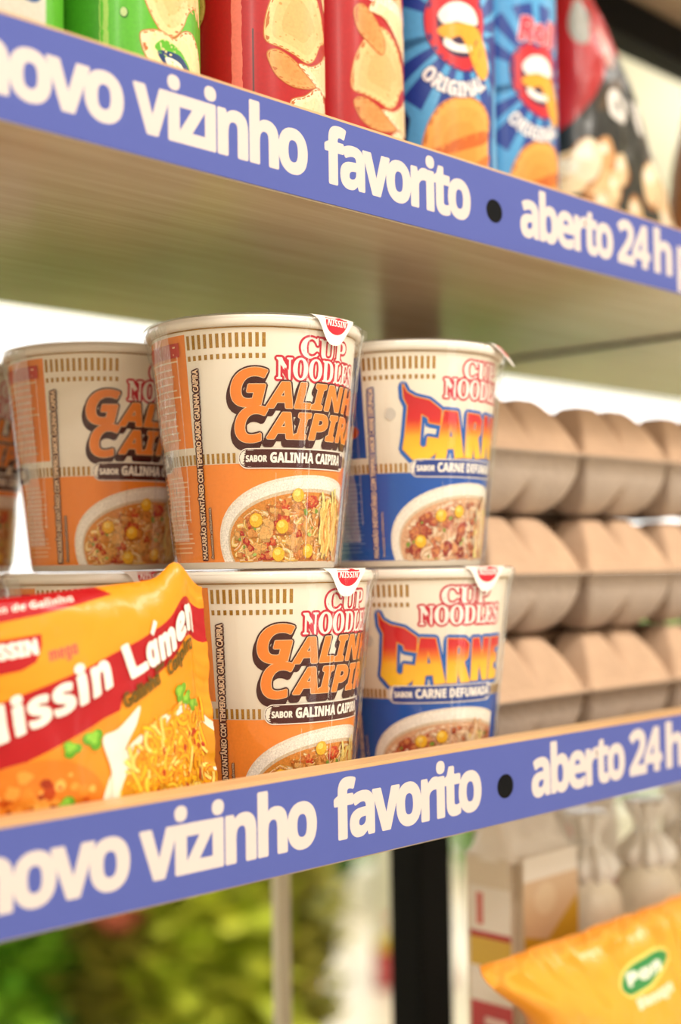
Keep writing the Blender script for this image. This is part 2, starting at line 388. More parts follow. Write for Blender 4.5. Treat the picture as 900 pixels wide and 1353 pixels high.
def bowl_picture(sh, kind, seed):
    rnd = random.Random(seed)
    cx, cy, A, B = 29, 12, 47, 27.5
    floor_ = [((0, 3.1), (0, -1)), ]
    def el(a, b, dx=0, dy=0): return [(cx+dx+a*math.copysign(abs(math.cos(t))**.92, math.cos(t)), cy+dy+b*math.copysign(abs(math.sin(t))**.92, math.sin(t))) for t in [2*PI*i/64 for i in range(64)]]
    clip = floor_+[((56, 0), (1, 0))]
    sh.poly(el(A, B), '#EFE2D2', clip=clip)
    sh.poly(el(A-1.2, B-1.2), '#F7EEE2', clip=clip)
    sh.poly(el(A-4.3, B-4.9, 0, -.8), '#D9C3A6', clip=clip)
    base = '#D98A3A' if kind == 'g' else '#DDA983'
    sh.poly(el(A-5.2, B-6.2, 0, -1), base, clip=clip)
    a0, b0 = A-6.6, B-7.6
    def rp():
        while True:
            x, y = rnd.uniform(-a0, min(a0, 24)), rnd.uniform(-8, b0)
            if (x/a0)**2+(y/b0)**2 < .93: return cx+x, cy+y-1
    def clampin(p):
        x, y = p[0]-cx, p[1]-cy+1; q = math.sqrt((x/a0)**2+(y/b0)**2)
        if q > 1: x, y = x/q, y/q
        return cx+x, max(3.6, cy+y-1)
    if kind == 'g': nood = ['#F0B95A', '#E9A646', '#F6CC74', '#E0903A', '#F3C98A']; bits = ['#B8281C', '#CC4426', '#D98F45', '#E3A55B', '#D07F36', '#DC9A50', '#C86A2C', '#E8B26A']
    else: nood = ['#EDC39A', '#E3A878', '#F1D2AE', '#D98F66', '#E8B789']; bits = ['#A93A30', '#8E2A28', '#C46A4E', '#D9906A', '#B5513C', '#E2A070']
    k0 = sh.k
    for i in range(230):
        x, y = rp(); t = rnd.uniform(0, 2*PI); pts = []; st = rnd.uniform(.9, 1.5); cur = rnd.uniform(-.35, .35)
        for k in range(9): pts.append(clampin((x, y))); x += st*math.cos(t); y += st*math.sin(t)*.8; t += cur
        w_ = rnd.uniform(.45, .75); c = lin(rnd.choice(nood))
        sh.k = k0+3*(i//9)
        sh.add(ribbon(pts, w_+.22), tuple(q*.62 for q in c)); sh.add(ribbon(pts, w_), c); sh.add(ribbon([(a, b+.15) for a, b in pts], w_*.3), lerp(c, (1, .93, .8), .5))
    def blob(x, y, r, c, n=11, j=.48):
        p = []
        for i in range(n):
            t = 2*PI*i/n; q = r*rnd.uniform(1-j, 1+j); p.append(clampin((x+q*math.cos(t), y+q*math.sin(t))))
        sh.poly(p, c)
    k0 = sh.k
    for i in range(120):
        x, y = rp(); r = rnd.uniform(.9, 3.6) if i < 55 else rnd.uniform(.5, 1.6); c = lin(rnd.choice(bits)); sh.k = k0+3*(i//6)
        blob(x, y, r, tuple(q*.7 for q in c)); blob(x-.15, y+.2, r*.88, c); blob(x-r*.2, y+r*.2, r*.55, lerp(c, lin('#E9A55A'), .45), 7, .7)
    for i in range(14):
        x, y = rp(); blob(x, y, rnd.uniform(.6, 1.1), '#7F9A3A' if i % 3 else '#A9BF62', 6)
    corn = [(14, 22), (28, 17.5), (30, 31), (37, 10), (10, 9), (19, 13)] if kind == 'g' else [(-2, 12), (20, 26), (36, 15), (9, 24)]
    if kind == 'g': corn = [(.0, 20.5), (12.5, 17.8), (20, 31), (10.8, 6.2), (27, 7.5)]
    for x, y in corn:
        r = 3.0; sh.poly(ell(x, y-.2, r*1.04, r*1.04, 18), '#C98A1E'); sh.poly(ell(x, y, r, r*.96, 18), '#F5B931'); sh.poly(ell(x-.6, y+.8, r*.55, r*.45, 14), '#FFD868')
    # the serving lifted at the right edge of the picture
    k0 = sh.k
    for i in range(46):
        x = rnd.uniform(35, 48); y0_ = rnd.uniform(3.8, 12); h = rnd.uniform(10, 24)
        pts = [(x+1.2*math.sin(k*.9+i), min(36, y0_+h*k/8)) for k in range(9)]
        sh.k = k0+2*(i//6)
        c = lin(rnd.choice(nood+['#F7E08A'] * 2)); sh.add(ribbon(pts, .8), tuple(q*.65 for q in c), clip=floor_); sh.add(ribbon(pts, .55), c, clip=floor_)

def cup_label(kind):
    """returns print sheet, picture sheet and gold sheet for one flavour"""
    s = Sheet(); g = Sheet(); p = Sheet()
    ground = '#F08A35' if kind == 'g' else '#1D55AE'; dark = '#4A1512' if kind == 'g' else '#27408C'
    s.rect(-180*K, 180*K, 3.0, 44.0, ground)
    panel = ground if kind == 'g' else '#1B4FA6'
    s.rect(-62, -29, 51.5, 99, panel); s.rect(80, 118, 51.5, 99, panel)
    # gold ticks
    x = 4.5
    while x > -28: g.rect(x-1.35, x, 92.3, 98.2, '#C8963A'); g.rect(x-1.35, x, 87.6, 89.7, '#C8963A'); x -= 2.6
    x = -8.6
    while x > -64: g.rect(x-1.3, x, 44.3, 48.5, '#C8963A'); x -= 2.45
    x = 53
    while x < 80: g.rect(x, x+1.3, 44.3, 48.5, '#C8963A'); x += 2.45
    g.rect(-180*K, 180*K, 100.3, 100.8, '#B9893A')
    # wordmark
    for t, x0, x1, yb, cap in (('CUP', 19, 44.5, 88.6, 8.2), ('NOODLES', 9, 53.5, 79.3, 8.6)):
        v = text_shape(t, x0, x1, yb, cap, 'serif')
        s.stroke(v, 1.15, '#C8213A', 16); s.stroke(v, .2, '#F7EDE4', 8); s.add(v, '#F7EDE4')
    # curl inside the C
    if kind == 'g':
        parts = [('G', -9.3, 5.0, 68.0, 15.2), ('ALINHA', 5.0, 66, 67.4, 10.2), ('C', -8.0, 5.2, 53.2, 14.2), ('AIPIRA', 5.2, 62, 54.6, 10.4)]
        sh = [text_shape(t, a, b, y, c, 'bi') for t, a, b, y, c in parts]
        for off in ((-1.1, -2.6), (-.7, -1.8), (-.4, -1.0), (0, 0)):
            for v in sh: s.stroke(v, 1.3, '#431210', 14, off)
        for v in sh: s.stroke(v, .62, '#F6D9B4', 12)
        for v in sh: s.stroke(v, .42, '#EC8430', 12); s.add(v, '#EC8430')
    else:
        def grad(x, y):
            t = (y-50)/30
            st = [(0, '#F9C93A'), (.34, '#F7B52E'), (.50, '#E8702A'), (.62, '#D3272B'), (1.3, '#B81D2C')]
            for (a, ca), (b, cb) in zip(st, st[1:]):
                if t <= b: return lerp(lin(ca), lin(cb), min(1, max(0, (t-a)/(b-a))))
            return lin(st[-1][1])
        L = [([(-9.9, 85.2), (-8.2, 81.5), (-4.5, 79.2), (2, 77.6), (7.8, 73.2), (7.4, 66.4), (1.8, 67.4), (1.5, 69.6), (-1.8, 71.4), (-2.8, 57), (-1.2, 55.2), (.9, 56.2), (1.4, 60.4), (7.0, 59.6), (6.2, 54), (1.6, 50.2), (-6, 50.4), (-10.4, 55.2), (-9.2, 62), (-7.8, 75), (-9.6, 79)], []),
             ([(9.2, 73), (16.2, 72.6), (21, 51.5), (15.9, 51), (15.2, 55.6), (11.2, 55.4), (10.6, 50.8), (5.4, 50.4)], [[(12.7, 67), (11.9, 60.4), (14.5, 60.6)]]),
             ([(22.2, 72.4), (31, 72), (33.6, 69.4), (33.2, 63.4), (30.8, 61), (34.6, 51.6), (29.6, 51.4), (27.4, 58.6), (27.2, 51.4), (22, 51.4)], [[(27, 68.6), (28.8, 68.4), (28.8, 64.4), (27, 64.4)]]),
             ([(35.6, 72), (39.6, 72), (42.6, 62), (42.6, 72), (47, 72), (47, 52), (43.4, 52), (40, 61.6), (40, 52), (35.6, 52)], []),
             ([(48.6, 72), (57, 72), (57, 67.6), (53, 67.6), (53, 64), (56, 64), (56, 60), (53, 60), (53, 56.2), (57, 56.2), (57, 52), (48.6, 52)], [])]
        sh = [poly_shape(o, h) for o, h in L]
        for v in sh: s.stroke(v, 1.9, '#2262B8', 16); s.stroke(v, 1.9, '#2262B8', 8, (-.3, -.5))
        for v in sh: s.stroke(v, .5, '#E9A437', 10)
        cuts = [50+.9*i for i in range(1, 40)]
        for v in sh: s.add(v, grad, cuts=cuts)
        s.poly(ell(-16, 71.5, 2.6, 2.9, 20), '#CFC6BC')
    # flavour pill
    fl = ('GALINHA CAIPIRA', 6.6, 47) if kind == 'g' else ('CARNE DEFUMADA', 6.6, 50)
    for dx in (0, -97):
        pill = rrect(-7+dx, 52+dx, 42.3, 50, 3.8)
        s.stroke(poly_shape(pill), .45, '#F5E9DC', 10); s.poly(pill, dark)
        v = text_shape('SABOR', -4+dx, 5+dx, 44.8, 2.6, 'bold'); s.stroke(v, .12, '#F7EEE4', 6); s.add(v, '#F7EEE4')
        v = text_shape(fl[0], fl[1]+dx, fl[2]+dx, 44.5, 4.1, 'bold'); s.stroke(v, .16, '#F7EEE4', 6); s.add(v, '#F7EEE4')
    # upright text column
    name_ = 'MACARRÃO INSTANTÂNEO COM TEMPERO SABOR ' + ('GALINHA CAIPIRA' if kind == 'g' else 'CARNE DEFUMADA')
    v, f = text_shape(name_, 0, 79.5, 0, 2.5, None)
    rv = ([(-23.4-y-(79.5-x)*.0-(0 if 0 else 0)-2.2+x*.026, 4.4+x) for x, y in v], f)
    s.stroke(rv, .75, dark, 12); s.stroke(rv, .12, '#F6DCC0', 6); s.add(rv, '#F0C9A0')
    v, f = text_shape('Aromatizado artificialmente.', 0, 21.5, 0, 1.25, None)
    rv = ([(-21.7-y, 4.6+x) for x, y in v], f); s.stroke(rv, .38, dark, 8); s.add(rv, '#F2D2AC')
    # small print on the side panel and below
    rnd = random.Random(5)
    for y in range(55, 97, 3):
        if kind == 'g' or y < 80: s.rect(-59, -33-rnd.uniform(0, 5), y, y+.7, '#F7D3A6' if kind == 'g' else '#6E8CC8')
    s.rect(-60, -32, 90, 96, '#C43A28' if kind == 'g' else '#16408C')
    if kind != 'g': s.poly(ell(-36, 64, 4, 3, 14), '#B5442A')
    for y in range(7, 40, 2): s.rect(-62, -33-rnd.uniform(0, 4), y, y+.6, '#F6C391' if kind == 'g' else '#6E8CC8')
    bowl_picture(p, kind, 11 if kind == 'g' else 23)
    return s, p, g

def film_mesh():
    bm = bmesh.new(); n = 288
    prof = [(.0005, .1062), (.03, .1062), (.0445, .1060), (.0474, .1062), (.0489, .1052), (.0491, .1035), (.0489, .1018), (.0482, .1002), (.0473, .0975), (.04655+.0008, .0945)]
    prof += [(RB+(RT-RB)*v/105+.0012, v/1000) for v in range(90, 2, -4)] + [(RB+.0013, .0016), (RB-.001, .0004)]
    rings = []
    for r, z in prof:
        ring = []
        for i in range(n):
            a = 2*PI*i/n; deg = (math.degrees(a)+180) % 360-180; d = 0
            if z < .1061 and r > .03:
                k = math.exp(-((deg+57)/9)**2)
                d += k*(.0016*abs(noise.noise(Vector((deg*.16, z*55, 3))))+.0006)
                d += .0007*math.exp(-((deg-30-z*60)/1.1)**2)
                d += .0018*math.exp(-((deg-84)/1.6)**2)
                d += .0003*max(0, noise.noise(Vector((deg*.07, z*28, 9))))
                if z > .099: d += .0004*abs(noise.noise(Vector((deg*.5, z*80, 1))))
            ring.append(bm.verts.new(((r+d)*math.cos(a), (r+d)*math.sin(a), z)))
        rings.append(ring)
    for a, b in zip(rings, rings[1:]):
        for i in range(n): bm.faces.new((b[i], b[(i+1) % n], a[(i+1) % n], a[i]))
    return bm
def fold_mesh():
    bm = bmesh.new()
    for a0, a1, z0, z1, amp, n in ((-70, -47, .012, .1035, .0011, 34), (-45.5, -44.6, .02, .09, .0003, 2), (81, 88, .004, .1030, .0009, 12), (29.2, 30.0, .052, .098, .0002, 2), (33.4, 34.2, .004, .050, .0002, 2), (12.4, 12.8, .020, .040, .0002, 2)):  # wide strips are folds, narrow ones are highlight streaks painted as hazy film
        g = []
        for i in range(n+1):
            col = []
            for j in range(61):
                z = z0+(z1-z0)*j/60; w_ = 1 if n < 5 else .78+.3*noise.noise(Vector((a0, z*40, 1+i//n)))
                d = (a0+a1)/2+((a0+(a1-a0)*i/n)-(a0+a1)/2)*w_+1.2*noise.noise(Vector((a0*.1, z*25, 0)))
                r_ = RB+(RT-RB)*z/.105+.0017+amp*(abs(noise.noise(Vector((d*.35, z*60, a0))))+.7*abs(noise.noise(Vector((d*.9, z*150, a0)))))
                if z > .095: r_ += (z-.095)*.16
                col.append(bm.verts.new((r_*math.cos(rad(d)), r_*math.sin(rad(d)), z)))
            g.append(col)
        for i in range(n):
            for j in range(60): bm.faces.new((g[i][j], g[i+1][j], g[i+1][j+1], g[i][j+1]))
    return bm
def tab_sheet():
    s = Sheet(); o = []
    for i in range(41):
        t = -1+2*i/40; o.append((19*t, 12*math.exp(-(abs(t)*19/9.3)**2.8)*(1-abs(t)**6)))
    o = [(-19, 0)]+o[1:-1]+[(19, 0)]
    s.poly(o, '#F3E9E2'); s.poly(ell(0, 1.2, 7.2, 6.4, 30, t0=0, t1=PI), '#C9152B'); s.poly([(-7.2, 1.2), (7.2, 1.2), (7.2, 0), (-7.2, 0)], '#C9152B')
    v, f = text_shape('NISSIN', -5.8, 5.8, 0, 2.6, 'bold'); s.add(([(x, 4.1-y) for x, y in v], f), '#F8EEE8')
    return s
def tab_map_hang(u, q):
    r = .0496-.00022*max(0, q-2); a = u/r/1000; z = .1064-q/1000 if q > 1 else .1064-q*q*.001
    if q < 1.5: r -= .0012*(1.5-q)/1.5
    return Vector((r*math.cos(a), r*math.sin(a), z)), Vector((math.cos(a), math.sin(a), .1)).normalized()
def tab_map_open(u, q):
    r = .0476+q*.00058; a = u/.048/1000; z = .1066-q*.00062-.00002*q*q
    return Vector((r*math.cos(a), r*math.sin(a), z)), Vector((.75*math.cos(a), .75*math.sin(a), .65)).normalized()

def make_cup(kind, label, group):
    t = thing('noodle_cup', (0, 0, 0), label, 'noodle cup', group)
    bm = bmesh.new(); lathe(bm, [(RB-.002, .002), (RB-.001, 0), (RB, .0004), (RT-.0004, .1014)], 72, closed_bot=True); obj('cup_body', bm, M_paper, t, True)
    bm = bmesh.new(); lathe(bm, [(.0456, .1010), (.0472, .1008), (.0480, .1018), (.0480, .1038), (.0470, .1050), (.0450, .1048)], 72); obj('rim', bm, M_rim, t, True)
    bm = bmesh.new(); lathe(bm, [(.0478, .1042), (.0474, .1054), (.0450, .1056), (.0440, .1044), (.001, .1050)], 72, closed_top=True); obj('lid', bm, M_rim, t, True)
    s, p, g = cup_label(kind)
    s.build('label_print', M_print, t, cup_map, UC)
    p.build('bowl_picture', M_food, t, cup_map, UC, unit=4e-6, base=6e-5)['label'] = 'bowl of noodles pictured on the cup'
    g.build('gold_ticks', M_gold, t, cup_map, UC, base=4e-5, unit=2e-6)['kind'] = 'stuff'
    tb = tab_sheet().build('pull_tab', M_tab, t, tab_map_hang, [x*1.5 for x in range(-12, 13)], [.5, 1, 2, 3, 4, 5, 6, 7, 8, 9, 10])
    obj('shrink_film', film_mesh(), M_film, t, True)
    obj('film_folds_streaks', fold_mesh(), M_fold, t, True)['kind'] = 'stuff'
    return t
PRESS = 'p'
def bring(c, xy, z, rot, tab, label, group):
    c.location = (xy[0], xy[1], z); c.rotation_euler.z = math.atan2(-xy[1], -xy[0])+rad(rot)
    c['label'] = label; c['group'] = group
    for ch in c.children:
        if ch.name.startswith('pull_tab'): ch.rotation_euler.z = rad(tab-rot)
GG = 'orange chicken flavour noodle cups'; GC = 'blue beef flavour noodle cups'
FRONT, LB, FAR, LG, CU, CL = (.4118, .4521), (.4015, .5515), (.3700, .6500), (.4144, .4494), (.5119, .4495), (.5218, .4537)
ZS = Z0-.1067
ZU = ZS+.1066
g0 = make_cup('g', 'orange noodle cup', GG); g1 = copy_tree(g0); g2 = copy_tree(g0); g3 = copy_tree(g0); g4 = copy_tree(g0); g5 = copy_tree(g0)
bring(g0, FRONT, ZU, 0, 46, 'largest orange and white noodle cup in the middle of the upper row, in sharp focus', GG)
bring(g1, LG, ZS, 8.5, 46, 'orange noodle cup in the bottom row, right beside the yellow noodle packet', GG)
bring(g2, LB, ZU, 3, 80, 'blurred orange noodle cup of the upper row, behind and left of the sharp one', GG)
bring(g3, LB, ZS, -4, 26, 'orange noodle cup mostly hidden behind the yellow packet, only its lid edge showing', GG)
bring(g4, FAR, ZU, 14, 100, 'orange noodle cup cut off by the left edge of the photo, upper row', GG)
bring(g5, FAR, ZS, 5, 100, 'orange noodle cup at the far left of the bottom row, under the cut-off cup', GG)
c0 = make_cup('c', 'blue noodle cup', GC); c1 = copy_tree(c0)
bring(c0, CL, ZS, -11, 44, 'blue beef noodle cup in the bottom row with its white lid tab folded down', GC)
bring(c1, CU, ZU, 11.5, 74, 'blue beef noodle cup on top of the other, its lid tab sticking out', GC)
for ch in c1.children:
    if ch.name.startswith('pull_tab'):
        tmp = tab_sheet().build('pull_tab', M_tab, None, tab_map_open, [x*1.5 for x in range(-12, 13)], [1, 2, 3, 4, 5, 6, 7, 8, 9, 10])
        ch.data = tmp.data; bpy.data.objects.remove(tmp)

# ------------------------------------------------------------------ packets (pillow bags)
class Pillow:
    """bag as two graphs over (u, v) in mm; edges may vary along the bag"""
    def __init__(s, W, H, B, top=None, bot=None, xl=None, xr=None, vertical=False, wr=1.0, seed=0, fin=9):
        s.W, s.H, s.B = W, H, B; s.top = top or (lambda u: H); s.bot = bot or (lambda u: 0)
        s.xl = xl or (lambda q: 0); s.xr = xr or (lambda q: W); s.vert = vertical; s.wr = wr; s.seed = seed; s.fin = fin
    def thick(s, p, q):
        if s.vert: p, q, W = q, p, s.H
        else: W = s.W
        f = s.fin/W; e = min(p, 1-p)
        endp = 0 if e < f else min(1, ((e-f)/(.5-f))*1.35)**.55 if e < .5 else 1
        endp = min(1, endp)
        side = max(0, 1-abs(2*q-1)**3.2)**.5
        return max(.02, endp)*side if endp > 0 else .02*side
    def pos(s, u, v, side):
        p = u/s.W; b, t = s.bot(u), s.top(u); q = v/s.H
        z = b+(t-b)*q; x = s.xl(q)+(s.xr(q)-s.xl(q))*p
        n1 = noise.noise(Vector((u*.045+s.seed, v*.05, side*3)))*1.3+noise.noise(Vector((u*.16+s.seed, v*.10, side*3+7)))*.55
        e = min(p, 1-p) if not s.vert else min(q, 1-q)
        cr = math.exp(-e*14)*noise.noise(Vector((u*.03+s.seed, v*.28, 5)) if not s.vert else Vector((u*.28, v*.03+s.seed, 5)))*2.4
        y = side*s.B*s.thick(p, q) + s.wr*(n1*s.thick(p, q)+cr)*(-1 if side < 0 else 1)*(1 if side < 0 else 1)
        if s.thick(p, q) < .03: y = side*.15+cr*s.wr*.8
        return Vector((x/1000, y/1000, z/1000))
    def front(s, u, v):
        e = .6; P = s.pos(u, v, -1)
        du = s.pos(min(s.W, u+e), v, -1)-s.pos(max(0, u-e), v, -1); dv = s.pos(u, min(s.H, v+e), -1)-s.pos(u, max(0, v-e), -1)
        n = du.cross(dv)
        n = n.normalized() if n.length > 1e-9 else Vector((0, -1, 0))
        return P, n
    def body(s, name, material, parent, nu, nv):
        bm = bmesh.new(); us = [s.W*i/nu for i in range(nu+1)]
        vs = [s.H*j/nv for j in range(nv+1)]
        g = {}
        for side in (-1, 1):
            for i, u in enumerate(us):
                for j, v in enumerate(vs): g[side, i, j] = bm.verts.new(s.pos(u, v, side))
            for i in range(nu):
                for j in range(nv):
                    q = [g[side, i, j], g[side, i+1, j], g[side, i+1, j+1], g[side, i, j+1]]
                    bm.faces.new(q if side < 0 else q[::-1])
        for i in range(nu):
            for j in (0, nv): bm.faces.new((g[-1, i, j], g[1, i, j], g[1, i+1, j], g[-1, i+1, j]))
        for j in range(nv):
            for i in (0, nu): bm.faces.new((g[-1, i, j], g[-1, i, j+1], g[1, i, j+1], g[1, i, j]))
        bmesh.ops.recalc_face_normals(bm, faces=bm.faces[:])
        return obj(name, bm, material, parent, True), us, vs

M_yel = mat('yellow packet film', '#F0941A', .32, .3, coat=.2, coat_rough=.12, bump=(45, .35, .0022))
bx, by = .2465, .4220
nb = thing('instant_noodle_packet', (bx, by, Z0-.1067), 'yellow and red instant noodle packet leaning in front of the cups', 'noodle packet')
def ntop(u): return 96+.075*u+6*math.exp(-((u-101)/7)**2)-5*sst(104, 116, u)
pb = Pillow(116, 100, 13.5, top=ntop, bot=lambda u: .3, xr=lambda q: 117-9*q, seed=4, wr=1.0)
pb.body('packet_film', M_yel, nb, 46, 40)
s = Sheet()
ZO = 3.8    # the packet stands this much lower than the measured base
s.rect(0, 116, 0, 100, '#F0941A')
def warp(pts): return pts
band = [(0, 58.5), (16.7, 64.1), (47, 73), (69, 79), (90, 85), (116, 91.5), (116, 78), (100, 73.5), (61, 59.3), (59.5, 55.4), (52.6, 53.4), (16.6, 39), (0, 32)]
s.poly(band, '#B00A17'); s.poly([(0, 90.5), (30, 93), (64, 97), (60, 100), (0, 100)], '#B00A17')
v = text_shape('Lamen de Galinha', 2, 46, 94.3, 2.4, 'bi', rot=rad(2.5)); s.add(v, '#F6E6DA')
s.poly([(-.0, 84.5), (29.5, 86.2), (29.2, 82), (26.5, 76.5), (21, 74), (12, 73), (0, 73)], '#B00A17')
v = text_shape('NISSIN', 6, 27.5, 78, 5, 'bold', rot=rad(4)); s.stroke(v, .4, '#F6E9DF', 8); s.add(v, '#F6E9DF')
v = text_shape('mega', 31.5, 43, 76.3, 4.2, 'bi', rot=rad(9)); s.stroke(v, .5, '#D98A3A', 8); s.add(v, '#CF3F4A')
# chicken at lower left
rnd = random.Random(3)
s.poly([(0, 32), (16, 38), (52, 53), (59, 55), (60, 0), (0, 0)], '#EE8C22')
s.poly(ell(22, 20, 30, 21, 30, .2), '#E07B1E')
k0 = s.k
for i in range(220):
    s.k = k0+i//6; x, y = rnd.gauss(20, 13), rnd.gauss(18, 8)
    if 1 < x < 50 and 1 < y < 36:
        r = rnd.uniform(.8, 3.2); c = rnd.choice(['#E07A22', '#D05A16', '#B8400D', '#EE9A3C', '#E58828', '#9E2F0A', '#F2AE52'])
        s.poly([(x+r*rnd.uniform(.6, 1.2)*math.cos(2*PI*k/9), max(.5, y+r*rnd.uniform(.5, 1)*math.sin(2*PI*k/9))) for k in range(9)], c)
# bowl and noodles at lower right
s.poly(ell(92, 16, 43, 36, 44), '#F6EBD6', clip=[((116, 0), (1, 0)), ((0, .3), (0, -1))])
s.poly(ell(94, 16, 38, 32, 44), '#D9931E', clip=[((116, 0), (1, 0)), ((0, .3), (0, -1))])
k0 = s.k
for i in range(620):
    s.k = k0+2*(i//20)
    a, q = rnd.uniform(0, 2*PI), rnd.random()**.5
    x, y = 94+36*q*math.cos(a), 17+32*q*math.sin(a)
    if not (58 < x < 111 and 2 < y < 50): continue
    t = rnd.uniform(0, 2*PI) if i % 3 else rnd.uniform(1.0, 2.2); pts = []; cur = rnd.uniform(-.5, .5)
    for k in range(7): pts.append((min(114, max(56, x)), max(1, y))); x += 1.5*math.cos(t); y += 1.5*math.sin(t); t += cur
    c = lin(rnd.choice(['#F7BE24', '#F3AE18', '#F8CC3E', '#EE9E14', '#FADA70', '#F0A616'])); w_ = rnd.uniform(.5, .85)
    s.add(ribbon(pts, w_+.28), lin(rnd.choice(['#C4661A', '#D27F1C', '#B84A12'])), step=1); s.add(ribbon(pts, w_), c, step=1)
s.k += 1; k0 = s.k
for i in range(22):
    s.k = k0; x, y = rnd.uniform(62, 110), rnd.uniform(4, 40); s.poly([(x+rnd.uniform(.5, 1.3)*math.cos(2*PI*k/6), y+rnd.uniform(.8, 1.9)*math.sin(2*PI*k/6)) for k in range(6)], '#B8331A')
def leaf(x, y, r, a, c):
    p = []
    for k in range(18):
        t = 2*PI*k/18; q = r*(.62+.38*abs(math.cos(1.5*t))); p.append((x+q*math.cos(t+a), y+q*math.sin(t+a)*.85))
    s.poly(p, c)
for x, y, r, a in ((93, 59, 4.2, .3), (97, 55, 3.2, 1), (101, 51.5, 3, .5), (104.5, 52, 2, 2)): leaf(x, y-2, r, a, '#6FA82A'); leaf(x-.5, y-1.4, r*.55, a, '#93C63E')
for x, y, r, a in ((38, 44, 4, .1), (47, 46.5, 5, .8), (36, 24, 4.2, 1.4)): leaf(x, y, r, a, '#5E9E22'); leaf(x-.5, y+.8, r*.6, a, '#8CC63F')
s.poly(curve([(51, 46), (58, 49), (68, 56), (66, 50), (62, 44), (58, 34), (57, 20), (54, 20), (54, 34)]), '#F4E9D8')
# writing on the band
for t, x0, x1, x, y, cap, rt in (('Nissin', 0, 56, 5, 45.8, 12.4, 20.5), ('L', 0, 8.5, 66, 66.4, 12.0, 19), ('amen', 0, 33.5, 75.5, 69.2, 10.6, 15)):
    v = text_shape(t, x0+x, x1+x, y, cap, 'bi' if t != 'L' else 'bold', rot=rad(rt))
    s.stroke(v, .55, '#F7EDE2', 10); s.add(v, '#F7EDE2')
s.add(ribbon([(78.0, 81.0), (81.0, 85.5)], 1.0), '#F7EDE2')
for t, x, x1, y, rt in (('Galinha', 62, 82, 56, 21), ('Caipira', 86.5, 105, 65, 15)):
    v = text_shape(t, x, x1, y, 4.7, 'it', rot=rad(rt)); s.stroke(v, .28, '#5B4A0E', 8); s.add(v, '#5B4A0E')
v = text_shape('sabor', 78, 84.5, 67, 2, 'it', rot=rad(18)); s.stroke(v, .15, '#5B4A0E', 6); s.add(v, '#5B4A0E')
s.build('packet_print', M_bagp, nb, None, unit=5e-6, base=2.5e-4, pl=(pb, 46, 40))

# ------------------------------------------------------------------ egg cartons
CW, CL2, CHH = 87, 200, 66
def carton_half(up):
    bm = bmesh.new(); nx, ny = 40, 88; H = 30.5 if up else 32.5
    def h(x, y):
        do = min(x, CW-x, y, CL2-y)
        cxx = abs((x/(CW/2)) % 1 - .5)*2; cyy = abs((y/(CL2/5)) % 1-.5)*2     # 0 at cell centre, 1 at a cell edge
        dx = (1-cxx)*CW/4; dy = (1-cyy)*CL2/10
        if x < CW/4 or x > CW*.75: dx = 99
        if y < CL2/10 or y > CL2*.9: dy = 99
        di = min(dx, dy)
        if up:
            A = (1-(1-min(1, do/19))**1.35)**.85; Bq = .55+.45*(1-(1-min(1, di/9))**1.8)**.75
        else:
            A = (1-(1-min(1, do/22))**2.1)**.6; Bq = 1-.5*A**2*(1-(1-(1-min(1, di/12))**2)**.7)
        return H*A*Bq
    sg = 1 if up else -1
    def xm(i, n, L):
        t = i/n; return L*(t*.75+.25*(.5-.5*math.cos(PI*t)))
    g = [[None]*(ny+1) for _ in range(nx+1)]
    for i in range(nx+1):
        for j in range(ny+1):
            x, y = xm(i, nx, CW), xm(j, ny, CL2)
            z = sg*(1.2+h(x, y))
            g[i][j] = bm.verts.new(((x-CW/2)/1000, y/1000, z/1000))
    for i in range(nx):
        for j in range(ny):
            q = [g[i][j], g[i+1][j], g[i+1][j+1], g[i][j+1]]; bm.faces.new(q if up else q[::-1])
    # rim flange
    e = .0028; z1 = 0; a, b = CW/2000+e, 0-e
    ring = [g[i][0] for i in range(nx+1)]+[g[nx][j] for j in range(1, ny+1)]+[g[i][ny] for i in range(nx-1, -1, -1)]+[g[0][j] for j in range(ny-1, 0, -1)]
    def outp(v, z):
        x, y = v.co.x, v.co.y
        x = math.copysign(a, x) if abs(abs(x)-CW/2000) < 1e-6 else x; y = -e if y < 1e-6 else CL2/1000+e if y > CL2/1000-1e-6 else y
        return bm.verts.new((x, y, z))
    r1 = [outp(v, sg*.0012) for v in ring]; r2 = [bm.verts.new((v.co.x, v.co.y, sg*.0001)) for v in r1]
    n = len(ring)
    for i in range(n):
        k = (i+1) % n
        for p_, q_ in ((ring, r1), (r1, r2)):
            f = [p_[i], q_[i], q_[k], p_[k]]; bm.faces.new(f if up else f[::-1])
    bmesh.ops.recalc_face_normals(bm, faces=bm.faces[:])
    return bm
def make_carton():
    t = thing('egg_carton', (0, 0, 0), 'egg carton', 'egg carton', 'egg cartons')
    o = obj('carton_lid', carton_half(True), M_pulp, t, True); o.location.z = .0339; o['label'] = 'lighter tan bumped lid'
    o = obj('carton_tray', carton_half(False), M_pulp2, t, True); o.location.z = .0339; o['label'] = 'greyer bottom tray'
    return t
ct = make_carton(); first = True
rows = ['bottom', 'middle', 'top']
cn = ['nearest stack, beside the blue noodle cups', 'second stack from the cups', 'third stack, at the right edge of the photo']
rj = random.Random(8)
for ci, cx in enumerate((.6195, .7135, .8075)):
    for ri in range(3):
        c = ct if first else copy_tree(ct); first = False
        rot = {(0, 0): 2.5, (0, 1): 1.5, (0, 2): -1}.get((ci, ri), rj.uniform(-1.5, 2))
        c.location = (cx+rj.uniform(-.0005, .0005), .4485+rj.uniform(0, .003), Z0-.1067+ri*.0678); c.rotation_euler.z = rad(rot)
        c['label'] = f'{rows[ri]} egg carton in the {cn[ci]}'

